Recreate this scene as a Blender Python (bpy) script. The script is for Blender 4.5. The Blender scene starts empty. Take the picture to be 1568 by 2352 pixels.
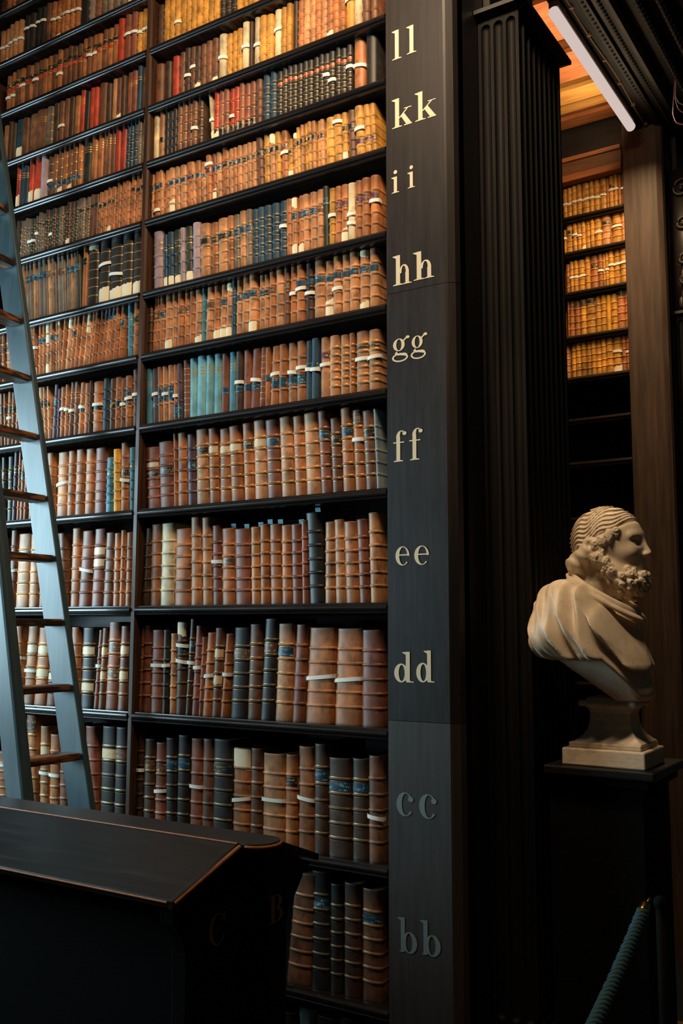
import bpy, math, random, re
import numpy as np
from mathutils import Vector, Matrix
rnd = random.Random(11)
sc = bpy.context.scene
col = sc.collection

# ------------------------------------------------------------------ camera, world, exposure, lights
FPX, YAW, PITCH, ROLL = 2227.1, -0.56977, 0.11886, 0.0021457
EYE = np.array([0.0, 0.0, 1.6])
_cy, _sy, _cp, _sp = math.cos(YAW), math.sin(YAW), math.cos(PITCH), math.sin(PITCH)
FW = np.array([_sy*_cp, _cy*_cp, _sp]); _r = np.array([_cy, -_sy, 0.0]); _u = np.cross(_r, FW)
RT = _r*math.cos(ROLL) + _u*math.sin(ROLL); UP = np.cross(RT, FW)
def un(px, py, ax, v):
    """point where the sight line of a photograph pixel meets the plane ax = v"""
    d = RT*(px-784)/FPX + UP*(1176-py)/FPX + FW
    i = 'xyz'.index(ax)
    return EYE + d*((v-EYE[i])/d[i])
def pj(p):
    d = np.asarray(p, float)-EYE; z = d @ FW
    return 784+FPX*(d @ RT)/z, 1176-FPX*(d @ UP)/z
cd = bpy.data.cameras.new('camera'); cam = bpy.data.objects.new('camera', cd); col.objects.link(cam)
cam.matrix_world = Matrix(((RT[0], UP[0], -FW[0], 0), (RT[1], UP[1], -FW[1], 0), (RT[2], UP[2], -FW[2], 1.6), (0, 0, 0, 1)))
cd.sensor_fit = 'HORIZONTAL'; cd.sensor_width = 24.0; cd.lens = FPX/1568*24.0; cd.clip_start = 0.05
sc.camera = cam
sc.view_settings.view_transform = 'Standard'; sc.view_settings.look = 'None'
sc.view_settings.exposure = 0.0; sc.view_settings.gamma = 1.0; sc.view_settings.use_curve_mapping = False
wd = bpy.data.worlds.new('world'); sc.world = wd; wd.use_nodes = True
wd.node_tree.nodes['Background'].inputs[0].default_value = (0.55, 0.75, 0.70, 1)
wd.node_tree.nodes['Background'].inputs[1].default_value = 0.012
def area(name, loc, target, sx, sy, power, color, spread=180):
    l = bpy.data.lights.new(name, 'AREA'); l.shape = 'RECTANGLE'; l.size = sx; l.size_y = sy
    l.energy = power; l.color = color; l.spread = math.radians(spread)
    o = bpy.data.objects.new(name, l); col.objects.link(o); o.location = loc
    o.rotation_euler = (Vector(target)-Vector(loc)).to_track_quat('-Z', 'Y').to_euler()
    return o
# daylight from the tall alcove window (to the left, out of the picture)
area('window_daylight', (-4.2, 1.02, 2.05), (-1.9, 2.0, 1.95), 1.25, 1.25, 50, (0.58, 0.87, 1.0), 110)
# light of the two strip lamps over the alcove mouths
area('strip_lamp_light', (-1.05, 1.25, 3.80), (-1.75, 2.2, 2.7), 1.0, 0.10, 30, (1.0, 0.73, 0.47), 150)
sp = bpy.data.lights.new('added_bust_spot', 'SPOT'); sp.energy = 62; sp.color = (1.0, .74, .46); sp.spot_size = math.radians(17); sp.spot_blend = .7; sp.shadow_soft_size = .03  # extra spot added to brighten the bust, not one of the strip lamps
spo = bpy.data.objects.new('added_bust_spot', sp); col.objects.link(spo); spo.location = (-1.22, 1.35, 3.75)
spo.rotation_euler = (Vector((-.84, 2.44, 1.74))-Vector(spo.location)).to_track_quat('-Z', 'Y').to_euler()
area('strip_lamp_light', (-1.13, 3.67, 3.79), (-1.13, 3.67, 2.9), 0.08, 0.9, 20, (1.0, 0.68, 0.36), 150).rotation_euler = (0, 0, 0)
area('strip_lamp_light', (-1.20, 3.67, 3.84), (-1.75, 3.67, 4.05), 0.9, 0.05, 6, (1.0, 0.70, 0.40))

area('strip_lamp_light', (-1.10, 3.67, 3.80), (-.80, 3.67, 3.90), 0.9, 0.03, 1.6, (1.0, 0.74, 0.45))

# ------------------------------------------------------------------ materials
def lin(h):
    h = h.lstrip('#'); v = [int(h[i:i+2], 16)/255 for i in (0, 2, 4)]
    return tuple(c/12.92 if c <= .04045 else ((c+.055)/1.055)**2.4 for c in v)
class NT:
    def __init__(s, name):
        s.m = bpy.data.materials.new(name); s.m.use_nodes = True
        s.t = s.m.node_tree; s.b = s.t.nodes['Principled BSDF']
    def n(s, typ, **kw):
        o = s.t.nodes.new(typ)
        for k, v in kw.items():
            if k in o.inputs: o.inputs[k].default_value = v
            else: setattr(o, k, v)
        return o
    def l(s, a, b): s.t.links.new(a, b)
    def mix(s, fac, a, b, mode='MIX'):
        o = s.t.nodes.new('ShaderNodeMix'); o.data_type = 'RGBA'; o.blend_type = mode
        for sock, v in ((o.inputs[0], fac), (o.inputs[6], a), (o.inputs[7], b)):
            if isinstance(v, (int, float)): sock.default_value = v
            elif isinstance(v, tuple): sock.default_value = (*v[:3], 1)
            else: s.l(v, sock)
        return o.outputs[2]
    def ramp(s, src, p0, p1):
        o = s.t.nodes.new('ShaderNodeMapRange'); o.inputs[1].default_value = p0; o.inputs[2].default_value = p1
        s.l(src, o.inputs[0]); return o.outputs[0]
    def noise(s, scale, detail=3, vec=None, rough=.55):
        o = s.n('ShaderNodeTexNoise'); o.inputs['Scale'].default_value = scale; o.inputs['Detail'].default_value = detail
        o.inputs['Roughness'].default_value = rough
        if vec is not None: s.l(vec, o.inputs['Vector'])
        return o.outputs['Fac']
    def pos(s, sx=1, sy=1, sz=1):
        g = s.n('ShaderNodeNewGeometry'); mp = s.n('ShaderNodeMapping'); mp.inputs['Scale'].default_value = (sx, sy, sz)
        s.l(g.outputs['Position'], mp.inputs[0]); return mp.outputs[0]
    def bump(s, h, strength=.3, dist=.002):
        b = s.n('ShaderNodeBump'); b.inputs['Strength'].default_value = strength; b.inputs['Distance'].default_value = dist
        s.l(h, b.inputs['Height']); s.l(b.outputs[0], s.b.inputs['Normal'])
def plain(name, c, rough=.5, metal=0, spec=.5):
    t = NT(name); t.b.inputs['Base Color'].default_value = (*(lin(c) if isinstance(c, str) else c), 1)
    t.b.inputs['Roughness'].default_value = rough; t.b.inputs['Metallic'].default_value = metal
    t.b.inputs['Specular IOR Level'].default_value = spec
    return t.m
def wood(name, c1, c2, rough, grain=(2, 2, 26), worn=None, spec=.5, coat=0):
    t = NT(name); t.b.inputs['Specular IOR Level'].default_value = spec; t.b.inputs['Coat Weight'].default_value = coat; t.b.inputs['Coat Roughness'].default_value = .16; v = t.pos(*grain)
    a = t.noise(3.0, 5, v); b = t.noise(9, 3)
    cc = t.mix(t.ramp(a, .3, .7), lin(c1), lin(c2))
    if worn: cc = t.mix(t.ramp(b, .60, .74), cc, lin(worn))
    t.l(cc, t.b.inputs['Base Color'])
    r = t.n('ShaderNodeMapRange'); r.inputs[3].default_value = rough*.8; r.inputs[4].default_value = min(1, rough*1.35)
    t.l(b, r.inputs[0]); t.l(r.outputs[0], t.b.inputs['Roughness']); t.bump(a, .25, .001)
    return t.m
def leather(name, c, rough=.48, stain=.75, cloth=False):
    t = NT(name); base = lin(c)
    at = t.n('ShaderNodeAttribute'); at.attribute_name = 'tint'
    big = t.noise(26, 4, t.pos(1, 1, .8)); mid = t.noise(44, 4, t.pos(1, 1, .7)); fine = t.noise(420, 2)
    dark = tuple(x*.26 for x in base)
    warm = tuple(min(1, x*k) for x, k in zip(base, (1.30, 1.22, 1.15)))
    cc = t.mix(t.ramp(big, .38, .62), tuple(x*.78 for x in base), warm)
    cc = t.mix(t.ramp(mid, .50, .80), cc, dark) if not cloth else cc
    ed = t.n('ShaderNodeAttribute'); ed.attribute_name = 'wear'
    w = t.n('ShaderNodeMath', operation='MULTIPLY'); t.l(ed.outputs['Fac'], w.inputs[0]); t.l(t.ramp(big, .30, .60), w.inputs[1])
    if not cloth:
        cc = t.mix(t.ramp(t.noise(14, 2, t.pos(1, 1, .6)), .54, .74), cc, t.mix(.6, cc, tuple(x*.20 for x in base)))
        cc = t.mix(w.outputs[0], cc, tuple(x*.34 for x in base))
    hs = t.n('ShaderNodeHueSaturation'); t.l(cc, hs.inputs['Color']); t.l(at.outputs['Fac'], hs.inputs['Value'])
    t.l(hs.outputs[0], t.b.inputs['Base Color'])
    t.b.inputs['Roughness'].default_value = rough; t.b.inputs['Specular IOR Level'].default_value = .38
    t.bump(fine if cloth else mid, .25, .0012)
    return t.m
PAL = {'t': ('#ba8458', 'tan'), 'o': ('#aa6c3e', 'orange-brown'), 'r': ('#86503a', 'red-brown'), 'b': ('#734c34', 'brown'),
       'd': ('#4a3526', 'dark brown'), 'k': ('#2c2926', 'black'), 'n': ('#203c4e', 'navy'), 'u': ('#3f7a90', 'blue'),
       'l': ('#6aa4b2', 'light blue'), 'c': ('#d3c29c', 'cream'), 'y': ('#c48d3c', 'golden'), 'm': ('#95838a', 'mauve'),
       'e': ('#b03f26', 'red'), 'g': ('#75685a', 'grey-brown'), 'p': ('#53404c', 'dull purple'), 'v': ('#343a30', 'dark green'),
       'w': ('#dba032', 'yellow'), 's': ('#76858c', 'grey')}
ML = {k: leather('leather_'+v[1].replace(' ', '_'), v[0], cloth=k in 'ulwnms') for k, v in PAL.items()}
def label_mat(name, c, gold='#c9a35a'):
    t = NT(name); n1 = t.noise(1, 2, t.pos(520, 60, 90)); n2 = t.noise(1, 1, t.pos(30, 30, 190))
    m = t.n('ShaderNodeMath', operation='MULTIPLY'); t.l(t.ramp(n1, .50, .58), m.inputs[0]); t.l(t.ramp(n2, .50, .60), m.inputs[1])
    t.l(t.mix(m.outputs[0], lin(c), lin(gold)), t.b.inputs['Base Color']); t.b.inputs['Roughness'].default_value = .42
    return t.m
LAB = {'K': (label_mat('label_black', '#191b1b'), 'black'), 'N': (label_mat('label_navy', '#17384a', '#8fb0b8'), 'navy'),
       'B': (label_mat('label_brown', '#57392c'), 'brown'), 'R': (label_mat('label_purple', '#54293a'), 'purple'),
       'C': (label_mat('label_cream', '#cfb48a', '#b08f60'), 'pale'), 'E': (label_mat('label_red', '#a03a24'), 'red')}
GOLD = plain('gilt_tooling', '#c79a55', .38, .55)
PAPER = plain('white_paper', '#e3e2d4', .75)
OLDPAPER = plain('cream_paper_patch', '#e6d8b6', .8)
BLUEPAPER = plain('blue_paper_slip', '#86b2c0', .7)
PAGES = plain('page_edges', '#6f5c44', .9)
WOOD = wood('dark_stained_oak', '#231a15', '#120e0c', .26, (2, 20, 20), None, .5, .22)
WOODV = wood('dark_stained_oak_upright', '#4a3020', '#2a1b13', .36, (26, 26, 1.6))
BOARD = wood('lettered_board_oak', '#292220', '#1a1716', .44, (22, 22, 1.2), None, .36)
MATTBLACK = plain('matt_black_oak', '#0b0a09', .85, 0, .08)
BLACKWOOD = wood('ebonised_oak', '#171310', '#0d0b0a', .45, (20, 20, 1.5))
LADDERW = wood('ladder_daylit_wood', '#33484f', '#26383f', .40, (14, 14, 1.2))  # blue-grey base colour includes the cool daylight reflected on the rails
def tread():
    t = NT('worn_tread_wood'); a = t.noise(26, 5, t.pos(2.2, .30, 2.6)); b = t.noise(8, 3, t.pos(1, 5, 18))
    c = t.mix(t.ramp(b, .3, .7), lin('#16100c'), lin('#2a1b12')); c = t.mix(t.ramp(a, .47, .66), c, lin('#9a5a28'))
    t.l(c, t.b.inputs['Base Color']); t.b.inputs['Roughness'].default_value = .45; t.bump(a, .2, .001); return t.m
TREAD = tread()
WARMWOOD = wood('varnished_warm_oak', '#a5663a', '#7d4526', .5, (2, 24, 24))
PALEWOOD = wood('varnished_pale_oak', '#c8944e', '#a8763a', .5, (2, 24, 24))
DESKW = wood('desk_black_oak', '#1d1a18', '#121010', .36, (2, 18, 18), '#2a221d')
EDGEW = wood('worn_desk_edge', '#b86f2e', '#8a5226', .45, (16, 16, 16))
PILW = wood('pilaster_oak', '#100c0a', '#0a0807', .6, (26, 26, 1.6), None, .18)
FLOORW = wood('floor_boards', '#7a5632', '#573a22', .55, (1.5, 18, 18))
FARBOARD = wood('far_board_oak', '#54443a', '#3a2f29', .5, (18, 18, 1.2), '#64493a', .2)
PAINT = plain('letter_paint_cream', '#d9c7a4', .55)
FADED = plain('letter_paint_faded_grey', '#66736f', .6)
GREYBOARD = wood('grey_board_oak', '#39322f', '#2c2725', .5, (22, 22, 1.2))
GILTPAINT = plain('letter_paint_dull_gold', '#5a4a24', .6)

# ------------------------------------------------------------------ mesh helpers
def mk(name, verts, faces, mats, parent=None, fm=None, smooth=False, loc=None, attrs=None):
    me = bpy.data.meshes.new(name); me.from_pydata([tuple(map(float, v)) for v in verts], [], faces)
    for m in (mats if isinstance(mats, (list, tuple)) else [mats]): me.materials.append(m)
    if fm is not None: me.polygons.foreach_set('material_index', fm)
    if smooth: me.polygons.foreach_set('use_smooth', [True]*len(faces))
    for k, v in (attrs or {}).items():
        a = me.attributes.new(k, 'FLOAT', 'POINT'); a.data.foreach_set('value', v)
    me.update()
    o = bpy.data.objects.new(name, me); col.objects.link(o)
    if parent: o.parent = parent
    if loc is not None: o.location = loc
    return o
def empty(name, loc=(0, 0, 0)):
    o = bpy.data.objects.new(name, None); col.objects.link(o); o.location = loc; o.empty_display_size = .1; return o
def tag(o, label=None, cat=None, group=None, kind=None):
    for k, v in (('label', label), ('category', cat), ('group', group), ('kind', kind)):
        if v: o[k] = v
    return o
class MB:
    def __init__(s): s.v = []; s.f = []; s.m = []
    def add(s, vs, fs, mi=0):
        b = len(s.v); s.v += [tuple(v) for v in vs]; s.f += [tuple(b+i for i in f) for f in fs]; s.m += [mi]*len(fs)
    def box(s, x0, x1, y0, y1, z0, z1, mi=0):
        s.add([(x0, y0, z0), (x1, y0, z0), (x1, y1, z0), (x0, y1, z0), (x0, y0, z1), (x1, y0, z1), (x1, y1, z1), (x0, y1, z1)],
              [(0, 3, 2, 1), (4, 5, 6, 7), (0, 1, 5, 4), (1, 2, 6, 5), (2, 3, 7, 6), (3, 0, 4, 7)], mi)
    def prism(s, poly, ax, a0, a1, mi=0):
        """polygon in the two other axes (in xyz order) swept along ax"""
        n = len(poly)
        def P(p, a): return {'x': (a, p[0], p[1]), 'y': (p[0], a, p[1]), 'z': (p[0], p[1], a)}[ax]
        vs = [P(p, a0) for p in poly]+[P(p, a1) for p in poly]
        s.add(vs, [tuple(range(n))[::-1], tuple(range(n, 2*n))]+[(i, (i+1) % n, n+(i+1) % n, n+i) for i in range(n)], mi)
    def obb(s, c, ax, ay, az, mi=0):
        c = np.array(c); q = [(-1, -1, -1), (1, -1, -1), (1, 1, -1), (-1, 1, -1), (-1, -1, 1), (1, -1, 1), (1, 1, 1), (-1, 1, 1)]
        s.add([c+np.array(ax)*a+np.array(ay)*b+np.array(az)*d for a, b, d in q],
              [(0, 3, 2, 1), (4, 5, 6, 7), (0, 1, 5, 4), (1, 2, 6, 5), (2, 3, 7, 6), (3, 0, 4, 7)], mi)
    def tube(s, pts, r, n=12, mi=0, radii=None):
        pts = [np.array(p, float) for p in pts]; rings = []
        for i, p in enumerate(pts):
            d = pts[min(i+1, len(pts)-1)]-pts[max(i-1, 0)]; d /= np.linalg.norm(d)
            a = np.cross(d, (0, 0, 1.0) if abs(d[2]) < .9 else (1.0, 0, 0)); a /= np.linalg.norm(a); b = np.cross(d, a)
            rr = radii[i] if radii else r
            rings.append([p+rr*(a*math.cos(t)+b*math.sin(t)) for t in np.linspace(0, 2*math.pi, n, endpoint=False)])
        vs = [v for q in rings for v in q]; fs = []
        for i in range(len(pts)-1):
            for j in range(n): k = (j+1) % n; fs.append((i*n+j, i*n+k, (i+1)*n+k, (i+1)*n+j))
        fs += [tuple(range(n))[::-1], tuple(range((len(pts)-1)*n, len(pts)*n))]
        s.add(vs, fs, mi)
    def lathe(s, c, prof, n=20, mi=0):
        vs = []; fs = []
        for r, z in prof: vs += [(c[0]+r*math.cos(t), c[1]+r*math.sin(t), c[2]+z) for t in np.linspace(0, 2*math.pi, n, endpoint=False)]
        for i in range(len(prof)-1):
            for j in range(n): k = (j+1) % n; fs.append((i*n+j, i*n+k, (i+1)*n+k, (i+1)*n+j))
        fs += [tuple(range(n))[::-1], tuple(range((len(prof)-1)*n, len(prof)*n))]
        s.add(vs, fs, mi)
    def ball(s, c, r, n=8, sc3=(1, 1, 1), mi=0):
        vs = []; fs = []
        for i in range(n+1):
            a = math.pi*i/n
            for j in range(2*n):
                b = math.pi*j/n; vs.append((c[0]+r*sc3[0]*math.sin(a)*math.cos(b), c[1]+r*sc3[1]*math.sin(a)*math.sin(b), c[2]+r*sc3[2]*math.cos(a)))
        m = 2*n
        for i in range(n):
            for j in range(m): fs.append((i*m+j, (i+1)*m+j, (i+1)*m+(j+1) % m, i*m+(j+1) % m))
        s.add(vs, fs, mi)
    def build(s, name, mats, parent=None, smooth=False, bevel=0, seg=2):
        o = mk(name, s.v, s.f, mats, parent, s.m, smooth)
        if bevel:
            b = o.modifiers.new('bevel', 'BEVEL'); b.width = bevel; b.segments = seg; b.limit_method = 'ANGLE'; b.harden_normals = False
        return o

# ------------------------------------------------------------------ setting
YB, YF = 2.2, 4.33              # face planes of the near and the far bookcase
XE = -1.06                      # nave end of both bookcases
mb = MB(); mb.box(-5, 3.5, -1.5, 6.5, -.05, 0); tag(mb.build('floor', FLOORW), kind='structure')
mb = MB(); mb.box(-4.6, -3.046, 2.21, 2.815, 0, 4.15); tag(mb.build('daylight_blocker_left', MATTBLACK), kind='structure')  # unseen block added to keep window light from passing behind the bookcase
def ceiling_build():
    m = MB(); m.box(-5, -1.19, -.2, 5.2, 4.16, 4.26)
    o = m.build('ceiling', WOOD); tag(o, kind='structure')
ceiling_build()

SHELF = dict(aa=.30, bb=.657, cc=1.0, dd=1.342, ee=1.666, ff=1.969, gg=2.24, hh=2.473, ii=2.68, kk=2.923, ll=3.124, mm=3.317, nn=3.521, oo=3.725, pp=3.93)
FARSHELF = [3.562, 3.386, 3.187, 2.971, 2.772, 2.573, 2.368, 2.11, 1.88, 1.612, 1.36, 1.05, .7, .3]
X_L, XD0, XD1, X_R = -3.02, -2.190, -2.168, -1.268

def shelf_profile(yf, z, yb):
    """board with a round nosing and a small bead under it"""
    pr = [(yb, z), (yf+.006, z), (yf+.005, z-.003), (yf+.001, z-.0045)]
    for a in np.linspace(60, -75, 9): pr.append((yf-.001-.008*math.cos(math.radians(a))+.004, z-.0125+.0085*math.sin(math.radians(a))))
    pr += [(yf+.004, z-.0215), (yf+.001, z-.023), (yf-.001, z-.0255), (yf+.001, z-.028), (yf+.006, z-.029), (yb, z-.029)]
    return pr
def bookcase(name, label, yf, yb, bays, shelves, ztop, stile, letters):
    root = empty(name, ((bays[0][0]+XE)/2, (yf+yb)/2, 0)); tag(root, label, 'bookcase')
    off = root.location.copy()
    def fin(o):
        o.parent = root; o.matrix_parent_inverse = Matrix.Translation(-off); return o
    ym = (yf+yb)/2
    m = MB(); m.box(bays[0][0]-.02, XE+.0, ym-.006, ym+.006, 0, ztop); fin(m.build('back_panel', BLACKWOOD))
    for bx0, bx1 in bays:
        for z in shelves:
            m = MB(); m.prism(shelf_profile(yf, z, ym-.006), 'x', bx0, bx1); fin(m.build('shelf', WOOD))
    for i, (bx0, bx1) in enumerate(bays):
        m = MB(); x1 = bx0; x0 = bays[i-1][1] if i else bx0-.022
        prof = [(x0, yf+.008), (x0+.004, yf), (x1-.004, yf), (x1, yf+.008), (x1, ym-.006), (x0, ym-.006)]
        m.prism(prof, 'z', 0, ztop); fin(m.build('upright_divider', WOODV))
    sx0, sx1 = stile
    m = MB(); m.box(sx1-.03, sx1, yf+.03, yb-.03, 0, ztop); fin(m.build('end_panel', BLACKWOOD))
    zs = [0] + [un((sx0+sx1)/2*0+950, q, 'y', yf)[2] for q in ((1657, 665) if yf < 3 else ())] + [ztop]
    boards = []
    for i in range(len(zs)-1):
        m = MB(); c = .022
        m.prism([(sx0, yf+.004), (sx0+.004, yf-.003), (sx1-c-.006, yf-.003), (sx1-c, yf), (sx1-.006, yf+.012), (sx1, yf+.03), (sx1, yf+.06), (sx0, yf+.06)], 'z', zs[i]+.0007, zs[i+1]-.0007)
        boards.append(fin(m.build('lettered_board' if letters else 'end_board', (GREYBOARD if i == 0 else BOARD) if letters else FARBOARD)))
    m = MB(); m.box(sx0, sx1-.004, yf+.04, yb-.04, 0, ztop-.001); fin(m.build('inner_post', BLACKWOOD))
    return root, boards, zs
near, boards, board_z = bookcase('bookcase', 'tall dark oak bookcase in front, packed with old books behind the ladder', YB, 2.825,
                 [(X_L, XD0), (XD1, X_R)], [z for z in SHELF.values()]+[.04], 4.12, (X_R, XE), True)
far, _, _ = bookcase('bookcase', 'far lamplit bookcase behind the bust with golden books on top shelves', YF, 4.955,
                 [(-2.9, -1.222)], FARSHELF+[.04], 4.12, (-1.222, XE+.02), False)

# painted shelf letters ------------------------------------------------------------------
def ring(m, cx, cy, rx, ry, ix, iy, a0=0, a1=360, dx=0, n=28):
    A = np.radians(np.linspace(a0, a1, n)); vs = []
    for a in A:
        vs.append((cx+rx*math.cos(a), cy+ry*math.sin(a))); vs.append((cx+dx+ix*math.cos(a), cy+iy*math.sin(a)))
    return vs, [(2*i, 2*i+2, 2*i+3, 2*i+1) for i in range(n-1)]
def R(x0, x1, y0, y1): return [(x0, y0), (x1, y0), (x1, y1), (x0, y1)], [(0, 1, 2, 3)]
def Q(*p): return list(p), [tuple(range(len(p)))]
def disc(cx, cy, r, ry=None): return [(cx+r*math.cos(t), cy+(ry or r)*math.sin(t)) for t in np.linspace(0, 6.283, 18, endpoint=False)], [tuple(range(18))]
def stem(x0, x1, y1, serif=True):
    w = x1-x0
    return [R(x0, x1, .03, y1), Q((x0-w*.75, 0), (x1+w*.75, 0), (x1+w*.7, .022), (x1, .05), (x0, .05), (x0-w*.7, .022)),
            Q((x0-w*.8, y1-.035), (x0, y1-.10), (x1, y1-.1), (x1, y1), (x0-w*.8, y1-.012))]
GLY = {
 'l': stem(.36, .70, 1.0),
 'i': [*stem(.34, .68, .70), disc(.51, .90, .20, .085)],
 'k': [*stem(.18, .38, 1.0), Q((.34, .30), (.42, .30), (.86, .60), (.78, .60)), Q((.46, .36), (.60, .46), (.97, .04), (.72, .04)), R(.62, 1.0, 0, .035), R(.62, .98, .575, .605)],
 'h': [*stem(.14, .36, 1.0), ring(None, .57, .38, .26, .28, .12, .235, 0, 180, -.02), R(.645, .83, .03, .40), Q((.52, 0), (.98, 0), (.97, .022), (.83, .05), (.645, .05), (.53, .022)), Q((0, 0), (.1, 0), (.1, .03), (0, .02))],
 'g': [ring(None, .40, .66, .32, .24, .14, .21), ring(None, .46, .17, .44, .17, .34, .115), Q((.18, .36), (.30, .42), (.34, .33), (.72, .33), (.86, .27), (.8, .2), (.5, .25), (.2, .27)),
       Q((.60, .80), (.80, .93), (.86, .89), (.66, .76)), disc(.88, .91, .11, .055)],
 'f': [R(.28, .52, .03, .80), Q((.10, 0), (.72, 0), (.71, .022), (.52, .05), (.28, .05), (.11, .022)), R(.08, .78, .60, .635), ring(None, .60, .78, .33, .22, .10, .19, 60, 180, .0), disc(.80, .90, .13, .06)],
 'e': [ring(None, .5, .5, .47, .5, .27, .455, 0, 318, .05), R(.22, .95, .52, .585)],
 'd': [ring(None, .36, .30, .35, .31, .15, .265, 0, 360, .03), R(.60, .80, .03, 1.0), Q((.42, .965), (.60, .90), (.8, .9), (.8, 1), (.42, .985)), Q((.62, 0), (1.0, 0), (.99, .022), (.80, .05), (.62, .05))],
 'c': [ring(None, .52, .5, .48, .5, .24, .455, 35, 325, .06), disc(.84, .73, .15, .115)],
 'b': [R(.18, .38, .02, 1.0), Q((0, .965), (.18, .90), (.38, .9), (.38, 1), (0, .985)), ring(None, .62, .30, .37, .31, .16, .265, 0, 360, -.03), Q((.1, 0), (.3, 0), (.38, .05), (.18, .06))],
 'C': [ring(None, .55, .5, .50, .5, .34, .46, 38, 322, .05), Q((.88, .70), (.96, .70), (.96, 1.0), (.92, 1.0)), Q((.90, .3), (.96, .3), (.94, .12), (.90, .14))],
 'B': [R(.20, .42, .02, .98), R(0, .60, 0, .03), R(0, .58, .97, 1.0), ring(None, .50, .755, .38, .245, .18, .215, -90, 90), ring(None, .50, .27, .46, .27, .24, .235, -90, 90), R(.4, .56, .515, .545)],
}
PAIRS = {'l': ((897.4, 923, 69, 136), (930.5, 957, 58, 122)), 'k': ((898.5, 945.5, 223, 290), (951, 1001, 207, 273)),
 'i': ((897, 918, 390, 443), (934, 954, 379, 431)), 'h': ((903, 946, 584, 653), (950, 998, 575, 640)),
 'g': ((899, 941, 771, 831), (942, 981.5, 764, 824)), 'f': ((900, 936, 989, 1060), (937, 973, 983, 1056)),
 'e': ((907, 941, 1255, 1299), (950, 986, 1253, 1297.5)), 'd': ((904.5, 950, 1497, 1567), (955, 998, 1494, 1567)),
 'c': ((908.5, 949.5, 1820, 1875), (960.5, 1003, 1824, 1881)), 'b': ((912, 958, 2109, 2189), (963.5, 1012, 2116, 2196))}
for ch, boxes in PAIRS.items():
    m = MB(); yy = YB-.0042; zc = 0
    for (xa, xb, ya, yb_) in boxes:
        ym = (ya+yb_)/2; X0 = un(xa, ym, 'y', yy)[0]; X1 = un(xb, ym, 'y', yy)[0]
        Z1 = un((xa+xb)/2, ya, 'y', yy)[2]; Z0 = un((xa+xb)/2, yb_, 'y', yy)[2]; zc = Z0
        for vs, fs in GLY[ch]:
            zz_ = len(m.f)*1.5e-6; b = [(X0+(X1-X0)*u, yy-zz_, Z0+(Z1-Z0)*v) for u, v in vs]
            m.add(b, [f for f in fs]); 
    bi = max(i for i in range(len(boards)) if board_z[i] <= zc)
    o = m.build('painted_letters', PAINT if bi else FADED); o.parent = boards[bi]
    o['label'] = 'cream painted letters %s%s' % (ch, ch)

# ------------------------------------------------------------------ fluted pilaster, capital, pedestal
def fluted_pilaster(label, x0, x1, y0, y1, z0, z1, nx, ny):
    root = empty('fluted_pilaster', ((x0+x1)/2, (y0+y1)/2, 0)); tag(root, label, 'pilaster')
    def fin(o): o.parent = root; o.matrix_parent_inverse = Matrix.Translation(-root.location); return o
    def outline(kf):
        poly = []
        def side(p, q, nrm, n):
            p = np.array(p, float); q = np.array(q, float); L = np.linalg.norm(q-p); d = (q-p)/L; pitch = L/(n+.25); fil = pitch*.25
            poly.append(p)
            for i in range(n):
                a = fil+i*pitch; w = pitch-fil
                for t in np.linspace(0, math.pi, 9): poly.append(p+d*(a+w/2-w/2*kf*math.cos(t))-np.array(nrm)*w*.46*kf*math.sin(t))
        side((x0, y0), (x1, y0), (0, -1), nx); side((x1, y0), (x1, y1), (1, 0), ny); side((x1, y1), (x0, y1), (0, 1), nx)
        poly.append(np.array((x0, y1))); return poly
    r = (x1-x0)/(nx+.25)*.375; zt = z1-.012
    lv = [(z0, .001)]+[(z0+.012+r-r*math.cos(a), max(.001, math.sin(a))) for a in np.linspace(0, math.pi/2, 6)]+[(zt-r+r*math.sin(a), max(.001, math.cos(a))) for a in np.linspace(0, math.pi/2, 8)]+[(z1, .001)]
    m = MB(); vs = []; fs = []
    for z, kf in lv: vs += [(p[0], p[1], z) for p in outline(kf)]
    N = len(vs)//len(lv)
    for i in range(len(lv)-1): fs += [(i*N+j, i*N+(j+1) % N, (i+1)*N+(j+1) % N, (i+1)*N+j) for j in range(N)]
    fs += [tuple(range(N))[::-1], tuple(range(len(vs)-N, len(vs)))]
    m.add(vs, fs); fin(m.build('fluted_shaft', PILW))
    m = MB(); zb = z1; pr = [(0, 0), (.006, .002), (.010, .006), (.020, .008), (.028, .010), (.028, .022), (.024, .026), (.0, .030)]
    for i in range(len(pr)-1):
        a, b = pr[i], pr[i+1]; e0, e1 = a[0], b[0]
        m.add([(x0, y0-e0, zb+a[1]), (x1+e0, y0-e0, zb+a[1]), (x1+e0, y1+e0, zb+a[1]), (x0, y1+e0, zb+a[1]),
               (x0, y0-e1, zb+b[1]), (x1+e1, y0-e1, zb+b[1]), (x1+e1, y1+e1, zb+b[1]), (x0, y1+e1, zb+b[1])],
              [(0, 1, 5, 4), (1, 2, 6, 5), (2, 3, 7, 6), (3, 0, 4, 7), (0, 3, 2, 1), (4, 5, 6, 7)])
    fin(m.build('capital', BLACKWOOD, None, False))
    m = MB(); m.box(x0, x0+.02, y0+.04, y1-.07, zb+.030, 4.12); fin(m.build('entablature_block', BLACKWOOD))
    m = MB(); m.box(x0, x1+.018, y0-.016, y1+.016, 0, z0-.03); m.box(x0, x1+.01, y0-.008, y1+.008, z0-.03, z0); fin(m.build('base_block', BLACKWOOD))
    return root
fluted_pilaster('fluted dark oak pilaster between the lettered post and the marble bust', XE+.002, -.937, 2.36, 2.685, .62, 3.297, 3, 8)
pf = fluted_pilaster('dim pilaster with carved scrolls beyond the far bookcase end', XE+.022, -.945, 4.47, 4.80, .62, 3.02, 3, 8)
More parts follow.
